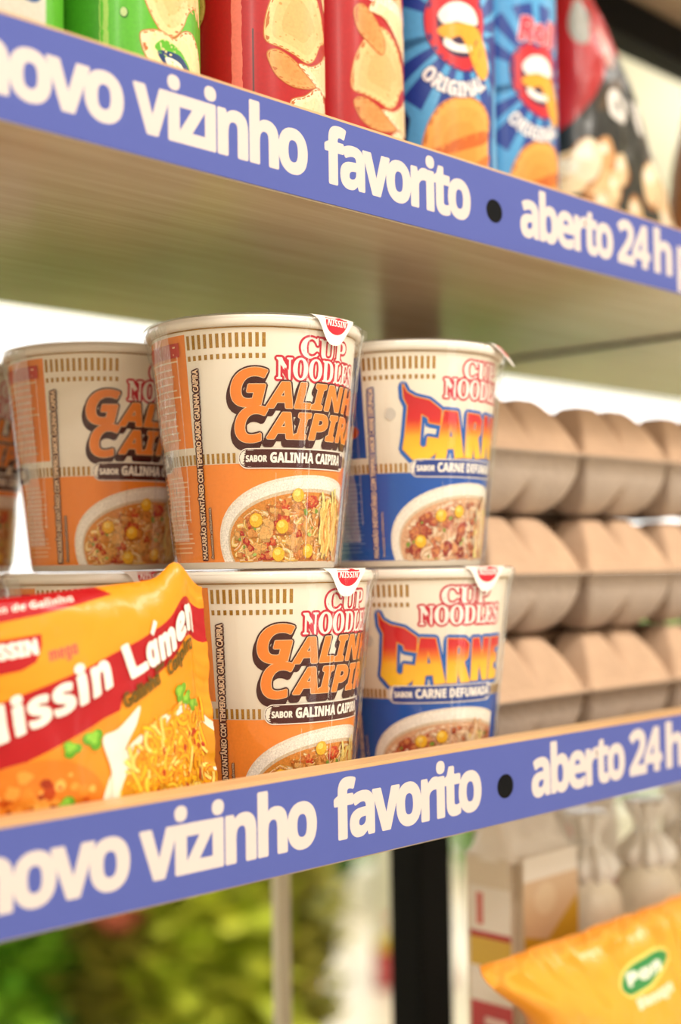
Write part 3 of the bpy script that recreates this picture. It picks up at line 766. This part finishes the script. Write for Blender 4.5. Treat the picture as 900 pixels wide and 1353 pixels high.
# ------------------------------------------------------------------ tubes of chips on the upper shelf
ZT = Z0+.1633
CR, KC = .0325, .567                       # radius (m), millimetres of arc per degree
def can_map(u, v):
    t = rad(u/KC); n = Vector((math.cos(t), math.sin(t), 0)); return Vector((CR*n.x, CR*n.y, v/1000)), n
def make_can(xy, label, group, ground, draw, rot=0):
    t = thing('chip_tube', (xy[0], xy[1], ZT), label, 'chip tube', group, math.atan2(-xy[1], -xy[0])+rad(rot))
    bm = bmesh.new(); lathe(bm, [(CR-.0005, .003), (CR, .004), (CR, .226), (CR-.0005, .2265)], 72); obj('tube_body', bm, mat('tube card', ground, .4, .4), t, True)
    bm = bmesh.new(); lathe(bm, [(CR-.003, .001), (CR+.0006, 0), (CR+.0006, .0035), (CR-.001, .0042)], 72, closed_bot=True); obj('tin_base', bm, M_metal, t, True)
    bm = bmesh.new(); lathe(bm, [(CR+.0006, .2262), (CR+.001, .2265), (CR+.001, .232), (CR-.001, .2335), (.002, .2335)], 72, closed_top=True); obj('plastic_cap', bm, M_plas, t, True)
    s = Sheet(); s.rect(-180*KC, 180*KC, 4.5, 225.5, ground); draw(s)
    s.build('tube_print', M_canp, t, can_map, [KC*a for a in range(-180, 181, 5)]); return t
def A(deg): return deg*KC
def chip(s, pts, c1='#F2C283', c2='#D98C45', edge=.5):
    """saddle shaped crisp: outline + speckled face"""
    sh = poly_shape(pts); s.stroke(sh, edge, '#B9662A', 16); s.add(sh, c1)
    cx = sum(p[0] for p in pts)/len(pts); cy = sum(p[1] for p in pts)/len(pts); rnd = random.Random(int(cx*7+cy))
    s.poly([(cx+(x-cx)*.8, cy+(y-cy)*.8) for x, y in pts], lerp(lin(c1), lin(c2), .25)); s.poly([(cx+(x-cx)*.5-.8, cy+(y-cy)*.5) for x, y in pts], lerp(lin(c1), lin(c2), .5))
    s.k += 1; k = s.k
    for i in range(26):
        q = rnd.random()**.5*.8; p = pts[rnd.randrange(len(pts))]; x, y = cx+(p[0]-cx)*q, cy+(p[1]-cy)*q; s.k = k
        s.poly(ell(x, y, rnd.uniform(.3, .9), rnd.uniform(.3, .7), 7), lerp(lin(c1), lin(c2), rnd.uniform(.4, .9)))
def seam(s, a, col, w=2.0):
    rnd = random.Random(2); L = []; R = []
    for i in range(120): y = 5+i*1.8; L.append((A(a)-w+rnd.uniform(-.25, .25), y)); R.append((A(a)+w+rnd.uniform(-.3, .3), y))
    s.poly(L+R[::-1], col)
def draw_green(s):
    s.rect(A(-175), A(-13), 4.5, 225, '#3F8F1C'); s.rect(A(-13), A(60), 4.5, 225, '#55AE1E')  # shade on the tube's left side painted as a darker green
    seam(s, -11, '#9CC257', 1.7)
    s.rect(A(-4.5), A(-2.8), 60, 140, '#3B6B18')
    chip(s, curve([(A(12), 86), (A(10), 74), (A(16), 60), (A(24), 50), (A(33), 45), (A(42), 46.5), (A(50), 52), (A(56), 58), (A(68), 62), (A(76), 56), (A(74), 68), (A(60), 74), (A(50), 88)]), '#F3CE95', '#DE9A50')
    chip(s, curve([(A(14), 43), (A(20), 45.5), (A(30), 46), (A(40), 44.5), (A(50), 49), (A(62), 50), (A(74), 44), (A(78), 34), (A(66), 30), (A(40), 30), (A(20), 34)]), '#EFE3B0', '#DCCB88')
    s.poly(curve([(A(24), 39.5), (A(30), 43), (A(38), 42.5), (A(48), 40), (A(58), 34), (A(44), 34), (A(30), 37)]), '#5AAE22')
    s.poly(curve([(A(26), 37.5), (A(40), 39), (A(50), 37.5), (A(60), 31), (A(40), 30)]), '#15356B')
    s.poly(curve([(A(32), 36), (A(44), 36), (A(50), 33), (A(42), 29)]), '#E9E6D2')
    s.poly(ell(A(3), 51.2, 1.7, 2.2, 14), '#2F6E16'); s.poly(ell(A(3)-.2, 51.5, 1.3, 1.8, 14), '#B9C98A')
def draw_left(s):
    s.rect(A(50), A(120), 4.5, 225, '#55AE1E'); s.rect(A(-120), A(50), 4.5, 225, '#C9C2B4')
    s.poly(ell(A(30), 60, 14, 16, 24), '#E9DFC8'); s.poly(ell(A(36), 45, 6, 5, 20), '#1B4A86'); s.poly(ell(A(42), 72, 9, 9, 20), '#DDD7C4')
def red_chips(s, dx=0, k=1.0):
    a = lambda d: A(d+dx)
    chip(s, curve([(a(10), 62), (a(12), 74), (a(20), 84), (a(32), 92), (a(46), 92), (a(64), 84), (a(78), 71), (a(66), 66), (a(56), 58), (a(46), 55), (a(34), 57), (a(22), 59)]))
    chip(s, curve([(a(60), 96), (a(48), 104), (a(40), 118), (a(52), 124), (a(70), 112), (a(84), 96), (a(80), 84)]), '#F3D3A2')
    chip(s, curve([(a(12), 56), (a(20), 57.5), (a(34), 54), (a(46), 50), (a(56), 51), (a(62), 48), (a(48), 44), (a(32), 43), (a(20), 46), (a(14), 51)]), '#DB9A56', '#C9803B')
    chip(s, curve([(a(38), 53), (a(52), 54), (a(68), 59), (a(82), 64), (a(84), 48), (a(70), 45), (a(56), 47)]), '#F4DFB8', '#E5B878')
    chip(s, curve([(a(30), 36), (a(44), 40), (a(60), 46), (a(72), 44), (a(80), 36), (a(60), 26), (a(36), 28)]), '#F6E2BE', '#E8BC80')
def draw_red1(s):
    seam(s, -11.5, '#E8705E', 2.3); s.rect(A(.2), A(1.6), 34, 66, '#5A1010'); red_chips(s)
    for x, y in ((-55, 66), (-60, 48), (-48, 78)): chip(s, ell(A(x), y, 6, 9, 20), '#E3B25A', '#C98A30')
def draw_red2(s):
    red_chips(s, 2); chip(s, curve([(A(15), 99), (A(22), 102), (A(34), 96), (A(44), 86), (A(40), 80), (A(28), 84), (A(18), 90)]), '#DB9A56', '#C9803B')
    chip(s, curve([(A(28), 100), (A(44), 98), (A(66), 88), (A(84), 82), (A(80), 96), (A(60), 108), (A(40), 108)]), '#F4DFB8', '#E5B878')
    v, f = text_shape('ORIGINAL', A(26), A(86), 0, 5, 'bold'); s.add(([(x, 105-.0*y+y-((x-A(26))*.10)) for x, y in v], f), '#F6E4DC'); s.poly(ell(A(48), 122, 18, 13, 24), '#C4101C')
def draw_blue(s, dx=0):
    a = lambda d: A(d+dx)
    cx, cy = a(28), 108
    rnd = random.Random(1)
    for i in range(17):
        t = 2*PI*i/17; w_ = .09+.025*(i % 3); r0, r1 = 6, 46
        s.k -= 1
        s.add(([(cx+r0*math.cos(t-w_*.4), cy+r0*math.sin(t-w_*.4)), (cx+r1*math.cos(t-w_), cy+r1*math.sin(t-w_)), (cx+r1*math.cos(t+w_), cy+r1*math.sin(t+w_)), (cx+r0*math.cos(t+w_*.4), cy+r0*math.sin(t+w_*.4))], [(0, 1, 2, 3)]), '#173B91')
    s.k += 1
    s.poly([(a(-60), 120), (a(-44), 88), (a(-22), 64), (a(-30), 40), (a(-60), 40)], '#0F1B4E')  # near-black polygon paints the shaded left side of the tube
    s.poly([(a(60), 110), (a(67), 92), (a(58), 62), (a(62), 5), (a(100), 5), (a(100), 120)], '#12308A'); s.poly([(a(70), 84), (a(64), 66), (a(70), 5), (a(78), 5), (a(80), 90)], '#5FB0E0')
    chip(s, curve([(a(-14), 30), (a(-10), 52), (a(0), 66), (a(14), 73), (a(34), 75), (a(50), 73), (a(60), 66), (a(57), 56), (a(56), 30), (a(52), 10), (a(0), 10)]), '#F2A74A', '#E07F24')
    s.poly(curve([(a(-12), 44), (a(10), 50), (a(34), 56), (a(56), 60), (a(54), 54), (a(34), 49), (a(12), 45)]), '#C9631A')
    s.poly(curve([(a(-10), 26), (a(14), 34), (a(40), 42), (a(58), 48), (a(54), 40), (a(34), 34), (a(12), 27)]), '#D9762A')
    # mouth
    lips = curve([(a(-6), 120), (a(2), 127), (a(14), 131), (a(22), 128.5), (a(32), 131.5), (a(46), 128), (a(53), 118), (a(50), 106), (a(46), 96), (a(36), 89), (a(20), 89.5), (a(6), 95), (a(-4), 104), (a(-7), 112)])
    sh = poly_shape(lips); s.stroke(sh, .8, '#14246B', 10); s.add(sh, '#D3202B')
    s.poly(curve([(a(4), 116), (a(12), 122), (a(26), 124), (a(40), 122), (a(46), 115), (a(43), 104), (a(34), 96), (a(18), 96), (a(7), 103)]), '#3A1740')
    s.poly(curve([(a(5), 117), (a(14), 122.5), (a(28), 124), (a(41), 121), (a(45), 114.5), (a(36), 113), (a(22), 113.5), (a(10), 112)]), '#F6EEE8')
    s.poly(curve([(a(10), 101), (a(20), 98), (a(34), 98.5), (a(36), 102), (a(22), 102), (a(12), 105)]), '#F6EEE8')
    s.poly(curve([(a(4), 108), (a(12), 112), (a(26), 113), (a(44), 112), (a(56), 102), (a(60), 92), (a(52), 86), (a(42), 89), (a(34), 98), (a(26), 106), (a(14), 104)]), '#F4A72C')
    v, f = text_shape('ORIGINAL', -1, 1, 0, 7.4, 'bold')
    def arc(p): t = p[0]; r = 27+0; an = math.radians(-94+t*44); return (a(24)+(r-8+p[1])*0+math.cos(an)*(27-p[1])*1.0, 108+math.sin(an)*(33-p[1]*1.0))
    v2 = ([arc(p) for p in v], f); s.stroke(v2, .8, '#14246B', 8); s.stroke(v2, .3, '#F4EDEA', 6); s.add(v2, '#F4EDEA')
    v = text_shape('Roll', a(2), a(54), 131.5, 13, 'bi'); s.stroke(v, 1.2, '#F4C9C9', 10); s.stroke(v, .6, '#D9364A', 8); s.add(v, '#D9364A')
TG = 'chip tubes on the upper shelf'
make_can((.2670, .445), 'pale and green chip tube cut off at the top left corner', TG, '#4FA51E', draw_left)
make_can((.3345, .446), 'bright green chip tube with onion and crisp picture, upper left', TG, '#4FA51E', draw_green)
make_can((.4090, .448), 'red chip tube with a pale seam stripe, beside the green tube', TG, '#B00A12', draw_red1)
make_can((.4796, .463), 'narrow showing red chip tube with small white lettering, between red and blue tubes', TG, '#B50B13', draw_red2)
make_can((.5519, .462), 'light blue chip tube with a large red mouth and orange tongue, left one', TG, '#52A2D6', draw_blue)
make_can((.6344, .480), 'light blue chip tube partly cut by the red bag, its mouth half hidden', TG, '#52A2D6', lambda s: draw_blue(s, 17))

# ------------------------------------------------------------------ bags on the upper shelf
def packet(name, loc, label, cat, P, base_mat, draw, rz=0, rx=0, nu=30, nv=40, group=None):
    t = thing(name, loc, label, cat, group, rz); t.rotation_euler = (rx, 0, rz)
    P.body('packet_film', base_mat, t, nu, nv); s = Sheet(); s.rect(0, P.W, 0, P.H, base_mat['ground']); draw(s)
    s.build('packet_print', M_bagp2, t, None, unit=8e-6, base=3e-4, pl=(P, nu, nv)); return t
def gmat(name, c):
    m = mat(name, c, .35, .5, coat=.4, coat_rough=.2); m['ground'] = c; return m
def draw_snack(s):
    s.rect(0, 150, 118, 240, '#B40F18'); s.poly(curve([(-5, 104), (30, 140), (80, 166), (160, 160), (170, 90), (150, 50), (-5, 50)]), '#141210')
    s.poly(curve([(26, 128), (50, 146), (90, 152), (70, 140), (46, 130)]), '#4A3216')
    for x, y, r, c in ((22, 185, 18, '#9E9A90'), (70, 172, 17, '#C79A90'), (60, 208, 8, '#E2B8B2')): s.poly(ell(x, y, r, r*.8, 20, .6), c)
    s.poly(ell(40, 190, 5, 5, 12), '#5B564C')
    for t, x0, x1, y in (('O', 44, 76, 124), ('V', 88, 114, 121), ('N', 122, 150, 112)):
        v = text_shape(t, x0, x1, y, 17, 'bold'); s.stroke(v, 1.6, '#F0E8E2', 10); s.add(v, '#F0E8E2')
    rnd = random.Random(4); k = s.k+1
    for i in range(46):
        x, y = rnd.uniform(4, 146), rnd.uniform(2, 102); r = rnd.uniform(9, 17); c = rnd.choice(['#F2D3A6', '#E9BE88', '#F6E2C0', '#DDA46A', '#EFCB9C'])
        s.k = k+3*(i//4); s.poly(ell(x, y, r, r*.8, 18, rnd.uniform(0, 3)), '#B8743A'); s.poly(ell(x, y+.8, r*.92, r*.72, 18, rnd.uniform(0, 3)), c); s.poly(ell(x-r*.2, y+r*.3, r*.4, r*.3, 12), '#FBF0DA')
P = Pillow(150, 240, 26, vertical=True, seed=3, wr=1.6, xl=lambda q: 4+10*q, xr=lambda q: 150 if q < .25 else 150-130*((q-.25)/.75)**.85)
packet('snack_bag', (.715, .505, ZT), 'red and black snack bag with white letters and pale puffs, upper right', 'snack bag', P, gmat('red snack film', '#9E0F16'), draw_snack)
def draw_brown(s):
    s.rect(0, 140, 0, 60, '#C2581A'); s.rect(0, 140, 60, 130, '#7E4A16'); s.poly(ell(30, 95, 16, 20, 20), '#B8742E')
    rnd = random.Random(9); k = s.k+1
    for i in range(30): s.k = k+i//4; s.poly(ell(rnd.uniform(5, 90), rnd.uniform(4, 110), rnd.uniform(6, 12), rnd.uniform(5, 9), 14, rnd.uniform(0, 3)), rnd.choice(['#A8641E', '#D98A3A', '#5E3310', '#C9781F']))
P = Pillow(140, 200, 24, vertical=True, seed=8, wr=1.6, xl=lambda q: 0 if q < .4 else 30*((q-.4)/.6))
packet('snack_bag', (.872, .505, ZT), 'brown and orange snack bag at the right edge of the upper shelf', 'snack bag', P, gmat('brown snack film', '#7A4414'), draw_brown)

# ------------------------------------------------------------------ things on the lowest shelf
ZL = Z0-.3767
def draw_bigyellow(s):
    for y, c in ((0, '#E8820F'), (60, '#EE9216'), (110, '#F2A022')): s.rect(0, 260, y, y+60, c)
    s.poly(curve([(80, 40), (110, 80), (170, 100), (250, 95), (255, 20), (160, 0), (90, 5)]), '#F08A1E')
    sh = poly_shape(curve([(88, 141), (98, 147), (122, 151), (150, 152), (158, 148), (140, 142), (116, 138), (94, 137)])); s.stroke(sh, 1.5, '#E7D96A', 10); s.add(sh, '#16813A')
    v = text_shape('Pan', 98, 146, 141, 5.5, 'bi', rot=rad(3)); s.stroke(v, .4, '#F4F0E0', 8); s.add(v, '#F4F0E0')
    v = text_shape('Bisnaga', 94, 150, 129, 4.5, 'bi', rot=rad(3)); s.stroke(v, .5, '#FBE3C2', 8); s.add(v, '#FBE3C2')
P = Pillow(260, 172, 32, vertical=True, seed=12, wr=2.2, fin=6, xl=lambda q: 50-50*sst(.70, 1, q)**1.2, xr=lambda q: 220+40*sst(.75, 1, q))
packet('yellow_packet', (.556, .445, ZL), 'big yellow packet with a green oval emblem, bottom right corner', 'food packet', P, gmat('big yellow film', '#EE9418'), draw_bigyellow, nu=34, nv=34)
# block bag of bread with a tan window
def draw_block(s):
    s.rect(0, 62, 0, 220, '#DDBB95'); s.rect(0, 62, 0, 143, '#B3121C'); s.poly([(0, 172), (26, 166), (44, 178), (62, 190), (62, 150), (40, 138), (0, 141)], '#CFA02A'); s.rect(0, 62, 205, 220, '#F1E6DA')
    s.poly(ell(24, 192, 12, 10, 20), '#E6CBA8')
t = thing('bread_bag', (.634, .478, ZL), 'tall tan bread bag with gold band and red and white side', 'bread bag')
bm = bmesh.new(); box(bm, 0, .062, 0, .045, 0, .215, bev=.008)
o = obj('bag_body', bm, mat('tan bread film', '#E6D8C4', .4, .4, coat=.3), t)
s = Sheet(); draw_block(s); s.build('front_print', M_bagp2, t, lambda u, v: (Vector((u*.00087+.004, -.0002, v*.00092+.006)), Vector((0, -1, 0))), unit=8e-6)
s = Sheet(); s.rect(0, 30, 0, 200, '#F4ECE4'); s.rect(0, 30, 0, 128, '#C2303A'); s.rect(0, 30, 150, 168, '#D9B23A'); s.rect(0, 30, 168, 172, '#B3121C'); s.rect(20, 25, 176, 196, '#D9736A')
for i in range(13): s.rect(4, 20, 6+9*i, 11+9*i, '#EBC9C4')
s.build('side_print', M_bagp2, t, lambda u, v: (Vector((-.0002, u*.001+.006, v*.00092+.006)), Vector((-1, 0, 0))), unit=8e-6)
bm = bmesh.new(); rings = []
for j in range(9):
    z = .205+.0035*j; w_ = 1-.018*j
    rings.append([bm.verts.new((.031+(.031*w_)*math.copysign(abs(math.cos(a))**.5, math.cos(a))+.002*noise.noise(Vector((a*3, j*.7, 2))), .0225+(.0225*(1-.10*j))*math.copysign(abs(math.sin(a))**.5, math.sin(a))+.002*noise.noise(Vector((a*3, j*.7, 5))), z)) for a in [2*PI*i/40 for i in range(40)]])
for a_, b_ in zip(rings, rings[1:]):
    for i in range(40): bm.faces.new((a_[i], a_[(i+1) % 40], b_[(i+1) % 40], b_[i]))
bm.faces.new(rings[-1]); obj('folded_top', bm, mat('white crinkled film', '#FAF2EA', .4, .5, bump=(60, .6, .004)), t, True)
# cream bags gathered at the neck
M_cream = mat('cream food bag', '#F5EAD6', .4, .4, coat=.3, bump=(40, .5, .004)); M_neck = mat('milky clear film', '#FAF5EE', .25, .5, bump=(80, .5, .003))
def make_gathered():
    t = thing('gathered_bag', (0, 0, 0), 'x', 'food bag', 'cream bags gathered at the neck')
    bm = bmesh.new(); n = 48; rs = []
    for r, z in ((.018, 0), (.023, .004), (.0245, .02), (.0235, .08), (.0225, .13), (.0215, .16), (.0195, .172), (.013, .182)):
        rs.append([bm.verts.new(((r+.0012*noise.noise(Vector((math.cos(a)*2, math.sin(a)*2, z*30))))*math.cos(a), (r)*math.sin(a), z)) for a in [2*PI*i/n for i in range(n)]])
    for a_, b_ in zip(rs, rs[1:]):
        for i in range(n): bm.faces.new((a_[i], a_[(i+1) % n], b_[(i+1) % n], b_[i]))
    bm.faces.new(rs[0][::-1]); bm.faces.new(rs[-1]); obj('bag_body', bm, M_cream, t, True)
    bm = bmesh.new(); rs = []
    for r, z in ((.0125, .179), (.0165, .184), (.017, .190), (.011, .198), (.0065, .203), (.0075, .210), (.012, .218), (.014, .222)):
        rs.append([bm.verts.new((r*(1+.18*math.cos(9*a))*math.cos(a), r*(1+.18*math.cos(9*a))*math.sin(a), z)) for a in [2*PI*i/72 for i in range(72)]])
    for a_, b_ in zip(rs, rs[1:]):
        for i in range(72): bm.faces.new((a_[i], a_[(i+1) % 72], b_[(i+1) % 72], b_[i]))
    bm.faces.new(rs[-1]); bm.faces.new(rs[0][::-1]); obj('gathered_neck', bm, M_neck, t, True); return t
b0 = make_gathered(); b0.location = (.727, .494, ZL); b0['label'] = 'cream gathered food bag standing right beside the tan bread bag'
b1 = copy_tree(b0); b1.location = (.787, .489, ZL); b1.rotation_euler.z = 1; b1['label'] = 'cream gathered food bag further right, nearly at the photo edge'
b2 = copy_tree(b0); b2.location = (.846, .490, ZL); b2.rotation_euler.z = 2; b2['label'] = 'cream gathered food bag cut off by the right edge of the photo'
def draw_redbag(s): s.rect(0, 150, 0, 150, '#B3121C'); s.rect(0, 150, 150, 215, '#EDE4DA'); s.poly(ell(40, 175, 18, 10, 16), '#E2A79E'); s.poly(ell(110, 190, 16, 9, 16), '#E8B6A6')
P = Pillow(170, 215, 20, vertical=True, seed=15, wr=2)
packet('white_packet', (.715, .575, ZL), 'white and red packet standing behind the cream gathered bags', 'food packet', P, gmat('white packet film', '#EDE4DA'), draw_redbag)
P = Pillow(170, 222, 20, vertical=True, seed=19, wr=2)
packet('white_packet', (.900, .545, ZL), 'white packet with faint pink marks behind the rightmost cream bag', 'food packet', P, gmat('pale packet film', '#EFE8DC'), draw_redbag)

# ------------------------------------------------------------------ far background: potted plants and sacks in front of the window
def leaf_cloud(name, material, parent, c, r, n, size, seed, flat=1.0):
    rnd = random.Random(seed); bm = bmesh.new(); lc = bm.verts.layers.float_color.new('Col')
    for i in range(n):
        d = Vector((rnd.gauss(0, 1), rnd.gauss(0, 1), rnd.gauss(0, 1))).normalized()*(rnd.random()**.4)
        p = Vector(c)+Vector((d.x*r[0], d.y*r[1], d.z*r[2])); a = rnd.uniform(0, 2*PI); tl = rnd.uniform(-.2, 1.0); L = size*rnd.uniform(.6, 1.3); W = L*.28
        ax = Vector((math.cos(a)*math.cos(tl), math.sin(a)*math.cos(tl), math.sin(tl))); sd = ax.cross(Vector((rnd.uniform(-.4, .4), rnd.uniform(-.4, .4), 1))).normalized(); up = sd.cross(ax).normalized()
        pts = [p, p+ax*L*.35+sd*W-up*L*.02, p+ax*L*.7+sd*W*.8-up*L*.08, p+ax*L-up*L*.2, p+ax*L*.7-sd*W*.8-up*L*.08, p+ax*L*.35-sd*W-up*L*.02]
        vs = [bm.verts.new(q) for q in pts]; k = rnd.random(); cc = lerp(material['c1'], material['c2'], k)
        for v in vs: v[lc] = (*cc, 1)
        bm.faces.new((vs[0], vs[1], vs[2], vs[3])); bm.faces.new((vs[0], vs[3], vs[4], vs[5]))
    o = obj(name, bm, material, parent); o['kind'] = 'stuff'; return o
def leafmat(name, c1, c2):
    m = mat(name, '#ffffff', .5, .4, attr=True); m['c1'] = lin(c1); m['c2'] = lin(c2); return m
LM = [leafmat('yellow green leaf', '#A6BC2A', '#E6E85A'), leafmat('green leaf', '#5A9A22', '#A8DA3E'), leafmat('dark leaf', '#1E3A12', '#4A7A22'), leafmat('olive leaf', '#8A8A3A', '#C2B84A')]
M_pot = mat('dull clay pot', '#8A6A4A', .8, .2); M_soil = mat('potting soil', '#3A2A1C', .95, .1); M_bench = mat('grey bench', '#8F8D78', .6, .3); M_bloom = mat('pink petal', '#B8604A', .6, .3)
def plant(loc, label, lm, r, h, n, size, seed, bloom=0):
    t = thing('potted_plant', loc, label, 'plant', 'potted plants far behind the shelves')
    bm = bmesh.new(); lathe(bm, [(r*.42, 0), (r*.58, h*.26), (r*.62, h*.26), (r*.62, h*.30), (r*.55, h*.30), (r*.52, h*.27)], 28, closed_top=True, closed_bot=True); obj('pot', bm, M_pot, t, True)
    rnd = random.Random(seed); bm = bmesh.new()
    for i in range(7):
        a = rnd.uniform(0, 2*PI); x, y = r*.2*math.cos(a), r*.2*math.sin(a)
        v = []
        for z, k in ((h*.24, 1), (h*.6, 2.2)):
            v.append([bm.verts.new((x*k+.006*math.cos(b), y*k+.006*math.sin(b), z)) for b in (0, 2.1, 4.2)])
        for q in range(3): bm.faces.new((v[0][q], v[0][(q+1) % 3], v[1][(q+1) % 3], v[1][q]))
    obj('stems', bm, M_soil, t)['kind'] = 'stuff'
    leaf_cloud('foliage', lm, t, (0, 0, h*.62), (r, r, h*.42), n, size, seed)
    for i in range(bloom):
        a = rnd.uniform(-2.6, -1.6); bm = bmesh.new(); bmesh.ops.create_icosphere(bm, subdivisions=2, radius=.06)
        for v in bm.verts: v.co *= 1+.35*math.sin(5*math.atan2(v.co.y, v.co.x)+i)
        o = obj('flower', bm, M_bloom, t, True); o.location = (r*1.05*math.cos(a)+.06*i, r*1.05*math.sin(a), h*.72+.05*i)
    return t
bt = thing('plant_bench', (1.9, 2.55, FL), 'grey bench carrying the nearer potted plants, far behind', 'bench', rz=rad(-44))
boxo('bench_top', (-1.1, 1.1, -.28, .28, .08, .12), M_bench, bt)
for sx in (-1.0, 1.0):
    for sy in (-.22, .22): boxo('leg', (sx-.03, sx+.03, sy-.03, sy+.03, 0, .08), M_bench, bt)
def onb(s_, q): a = rad(-44); return (1.9+s_*math.cos(a)-q*math.sin(a), 2.55+s_*math.sin(a)+q*math.cos(a), FL+.1205)
PL = [((-.28, 0), 'bright lime leafy plant at the far left of the bench', 1, .15, .88, 800, .12, 1, 0),
      ((.0, .03), 'greyish green plant with a pink flower, second on the bench', 3, .13, .90, 650, .11, 2, 2),
      ((.21, -.05), 'yellow green leafy plant in the middle of the bench', 0, .13, .80, 800, .12, 3, 0),
      ((.38, .05), 'olive plant on the bench, just left of the thin white upright', 3, .10, .88, 650, .08, 4, 0),
      ((-.14, .62), 'lime plant standing on the floor behind the bench', 1, .2, 1.0, 800, .14, 5, 0),
      ((.22, .62), 'dark plant standing on the floor behind the bench', 2, .2, 1.0, 800, .14, 6, 0)]
for (a, b), lb, lm, r, h, n, sz, sd, bl in PL: plant(onb(a, b) if b < .5 else onb(a, b)[:2]+(FL,), lb, LM[lm], r, h, n, sz, sd, bl)
plant((3.38, 3.46, FL), 'dark green plant standing on the floor right of the thin white upright', LM[2], .11, .95, 700, .09, 7)
plant((4.48, 3.55, FL), 'green plant on the floor right of the black upright', LM[1], .13, .9, 600, .10, 8)
# sack of pet food by the window
def draw_sack(s):
    s.rect(0, 300, 0, 120, '#B8464A'); s.rect(0, 300, 120, 150, '#A8201C'); s.poly(curve([(-5, 150), (60, 215), (160, 240), (305, 210), (305, 140), (150, 150)]), '#C9B03A'); s.rect(0, 300, 235, 640, '#D9D6BC'); s.poly(curve([(40, 250), (120, 300), (200, 290), (240, 250)]), '#B3221C')
P = Pillow(210, 640, 50, vertical=True, seed=30, wr=4)
packet('large_sack', (3.60, 3.36, FL), 'large pale sack with red and yellow print on the floor by the window', 'sack', P, gmat('sack film', '#D9D6BC'), draw_sack, rz=rad(-40))
# shrubs outside the window
for i, (x, y, z, r) in enumerate(((2.0, 6.2, .3, 1.0), (4.4, 6.6, .2, 1.1), (6.8, 6.8, .3, 1.1), (9.4, 7.0, .3, 1.2), (12.0, 7.6, .4, 1.3))):
    t = thing('garden_shrub', (x, y, FL-.05), ['leftmost', 'second', 'middle', 'fourth', 'rightmost'][i]+' pale green shrub outside the window', 'shrub', 'shrubs outside the window')
    leaf_cloud('foliage', LM[1], t, (0, 0, .45), (r, .5, .5), 700, .22, 40+i)
    bm = bmesh.new(); lathe(bm, [(.05, 0), (.03, .5)], 10); obj('trunk', bm, M_pot, t, True)
